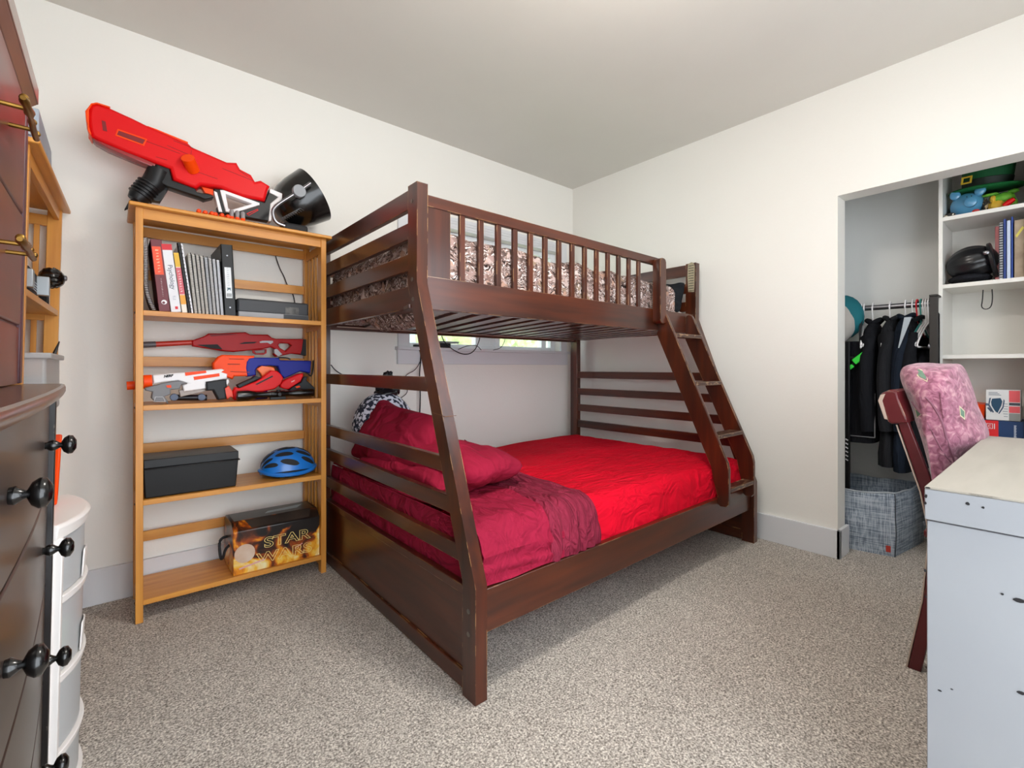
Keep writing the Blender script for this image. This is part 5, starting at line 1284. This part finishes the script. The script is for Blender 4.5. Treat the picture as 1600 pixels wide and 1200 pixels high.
# cushion on the chair: thick, slumped, with two piped seams
def cush_fabric():
    m = bpy.data.materials.new('cushion_fabric'); m.use_nodes = True; N = m.node_tree.nodes; L = m.node_tree.links; b = N['Principled BSDF']
    tc = N.new('ShaderNodeTexCoord'); n = N.new('ShaderNodeTexNoise'); n.inputs['Scale'].default_value = 46; n.inputs['Detail'].default_value = 7; n.inputs['Distortion'].default_value = .8
    L.new(tc.outputs['Object'], n.inputs[0]); cr = N.new('ShaderNodeValToRGB'); L.new(n.outputs[0], cr.inputs[0]); e = cr.color_ramp.elements
    e[0].position = .35; e[0].color = lin('7a4256'); e[1].position = .7; e[1].color = lin('c3959c'); k = e.new(.52); k.color = lin('a0637a')
    L.new(cr.outputs[0], b.inputs['Base Color']); b.inputs['Roughness'].default_value = .85; b.inputs['Sheen Weight'].default_value = .3
    bp = N.new('ShaderNodeBump'); bp.inputs['Distance'].default_value = .004; L.new(n.outputs[0], bp.inputs['Height']); L.new(bp.outputs[0], b.inputs['Normal'])
    return m
M_cush = cush_fabric()
cu_ = thing('cushion', 'plump mauve pink cushion with green diamonds slumped against the chair back', 'cushion', (-.65, -2.33, .47))
prof = [(-2.213, .955), (-2.222, .985), (-2.245, .995), (-2.30, .995), (-2.345, .993), (-2.366, .983), (-2.385, .93), (-2.398, .87), (-2.412, .81), (-2.430, .77), (-2.428, .73), (-2.40, .70), (-2.385, .60), (-2.37, .50), (-2.33, .478), (-2.315, .52), (-2.305, .60), (-2.285, .70), (-2.255, .80), (-2.235, .87), (-2.218, .92)]
def sm(pts, it=2):
    for _ in range(it):
        q = []
        for i, a in enumerate(pts):
            b = pts[(i+1) % len(pts)]; q += [(a[0]*.75+b[0]*.25, a[1]*.75+b[1]*.25), (a[0]*.25+b[0]*.75, a[1]*.25+b[1]*.75)]
        pts = q
    return pts
pr = sm(prof, 2); cy_, cz_ = -2.325, .76
rs = []
for i in range(17):
    s = -1+2*i/16; k = (1-abs(s)**3.0)**.5*.9+.1 if abs(s) < 1 else .1
    k = .30+.70*(1-abs(s)**2.6)
    x = -.645+.215*s
    ring = []
    for (a, b) in pr:
        wq = 1+.04*nz(a*14, b*14, s*2)
        ring.append(Vector((x+.01*nz(a*9, b*9, 2), cy_+(a-cy_)*k*wq, cz_+(b-cz_)*(k**.35)*wq)))
    rs.append(ring)
body_ = MB().rings(rs).build('cushion_body', M_cush, cu_, sharp=70)

def cush_surf(y, z):
    '''x of the cushion face towards the viewer at y, z (by ray cast on the built mesh)'''
    o = body_; inv = Vector(o['_o'])
    from mathutils.bvhtree import BVHTree
    bvh = BVHTree.FromPolygons([v.co+inv for v in o.data.vertices], [p.vertices[:] for p in o.data.polygons])
    h = bvh.ray_cast(Vector((-2, y, z)), Vector((1, 0, 0)))
    return h[0]
def seam_px(pts, name, r=.0035):
    path = []
    for u, v in pts:
        d = (P(u, v, x=0)-CAM).normalized()
        from mathutils.bvhtree import BVHTree
        inv = Vector(body_['_o'])
        bvh = BVHTree.FromPolygons([q.co+inv for q in body_.data.vertices], [p.vertices[:] for p in body_.data.polygons])
        h = bvh.ray_cast(CAM, d)[0]
        if h is not None: path.append(h)
    if len(path) > 2: MB().tube(path, r, 6, 1).build(name, mat('piping_mauve', '8a5a6c', .8), cu_)
seam_px([(1394, 573), (1400, 582), (1420, 600), (1445, 618), (1463, 640), (1474, 665), (1480, 690), (1488, 712), (1491, 722)], 'piping')
seam_px([(1400, 612), (1425, 628), (1446, 655), (1462, 685), (1474, 708), (1486, 722)], 'piping', .0028)
def diamond(cx, cy, pts):
    from mathutils.bvhtree import BVHTree
    inv = Vector(body_['_o'])
    bvh = BVHTree.FromPolygons([q.co+inv for q in body_.data.vertices], [p.vertices[:] for p in body_.data.polygons])
    for nm, sc, lift, m in (('diamond_border', 1.25, .001, mat('dia_cream', 'cfc3a6', .8)), ('green_diamond', .9, .002, mat('dia_green', '5f7c66', .85, '6f8a78', 60))):
        hs = []
        for a, b in pts:
            d = (P(cx+a*sc, cy+b*sc, x=0)-CAM).normalized(); h = bvh.ray_cast(CAM, d)[0]
            if h is None: return
            hs.append(h-d*lift)
        mb = MB().hull(hs, [tuple(range(len(hs)))]); mb.thick = .0006
        mb.build(nm, m, cu_)
diamond(1440, 583, [(-7, -7), (1, -4), (8, 7), (7, 11), (-1, 7), (-6, 3)])
diamond(1504, 645, [(-4, -9), (3, -2), (3, 9), (-3, 4)])
diamond(1434, 645, [(-4, -6), (5, 2), (-1, 7)])
diamond(1446, 706, [(-8, -9), (-2, -8), (8, 9), (1, 7), (-6, 2)])
# rubbed rear edge of the near back post
MB().outline([[(-2.2605, .0), (-2.2990, .23), (-2.3165, .45), (-2.2945, .58), (-2.2340, .79), (-2.2300, .79), (-2.2900, .58), (-2.3120, .45), (-2.2945, .23), (-2.2560, .0)]], .024, YZ(-.85), .001).build('worn_edge', mat('bare_wood', 'b5a294'), ch)

# ================================================================ cables and bits on the window sill
cable('cable', 'black power cable drooping in a loop below the window sill behind the bunk post', [P(690, 524, y=-.06), P(694, 535, y=-.06), P(712, 550, y=-.06), P(730, 555, y=-.06), P(742, 548, y=-.06), P(748, 535, y=-.06), P(751, 522, y=-.06)], .003)
cable('cable', 'thin black cable arching over the sill beside the drooping loop', [P(716, 546, y=-.05), P(730, 540, y=-.05), P(745, 539, y=-.05), P(752, 547, y=-.05)], .0022)
cable('cable', 'thin black cable rising from the sill in front of the middle window frame', [P(771, 547, y=-.05), P(783, 544, y=-.05), P(789, 533, y=-.05), P(790, 523, y=-.05)], .0022)
cable('cable', 'black power cable running down the wall from the left end of the sill', [P(650, 542, y=-.03), P(657, 548, y=-.03), P(658, 560, y=-.03), P(655, 585, y=-.03), P(657, 620, y=-.03), P(655, 660, y=-.03)], .004)
cable('cable', 'thin black cable curving away from the window casing behind the patterned bag', [P(658, 562, y=-.03), P(650, 578, y=-.03), P(635, 585, y=-.03), P(628, 596, y=-.03), P(640, 612, y=-.03), P(622, 625, y=-.03), P(610, 636, y=-.03)], .0022)
cable('cable', 'short black cable behind the head post of the lower bunk', [P(517, 570, y=-.03), P(523, 578, y=-.03), P(532, 584, y=-.03), P(545, 590, y=-.03)], .003)
tag(MB().box(-1.27, -1.19, -.04, .01, 1.106, 1.135).build('power_adapter', M_dgrey, bev=.004), 'dark power adapter on the window sill', 'adapter')
tag(MB().box(-1.27, -1.10, .0, .05, 1.136, 1.150).build('router', mat('silver', 'a8adb0'), bev=.004), 'flat silver device on the window sill above the adapter', 'router')
tag(MB().box(-1.44, -1.385, -.035, .0, 1.106, 1.120).build('charger_plug', M_dgrey, bev=.003), 'small dark charger plug at the left end of the sill', 'charger')
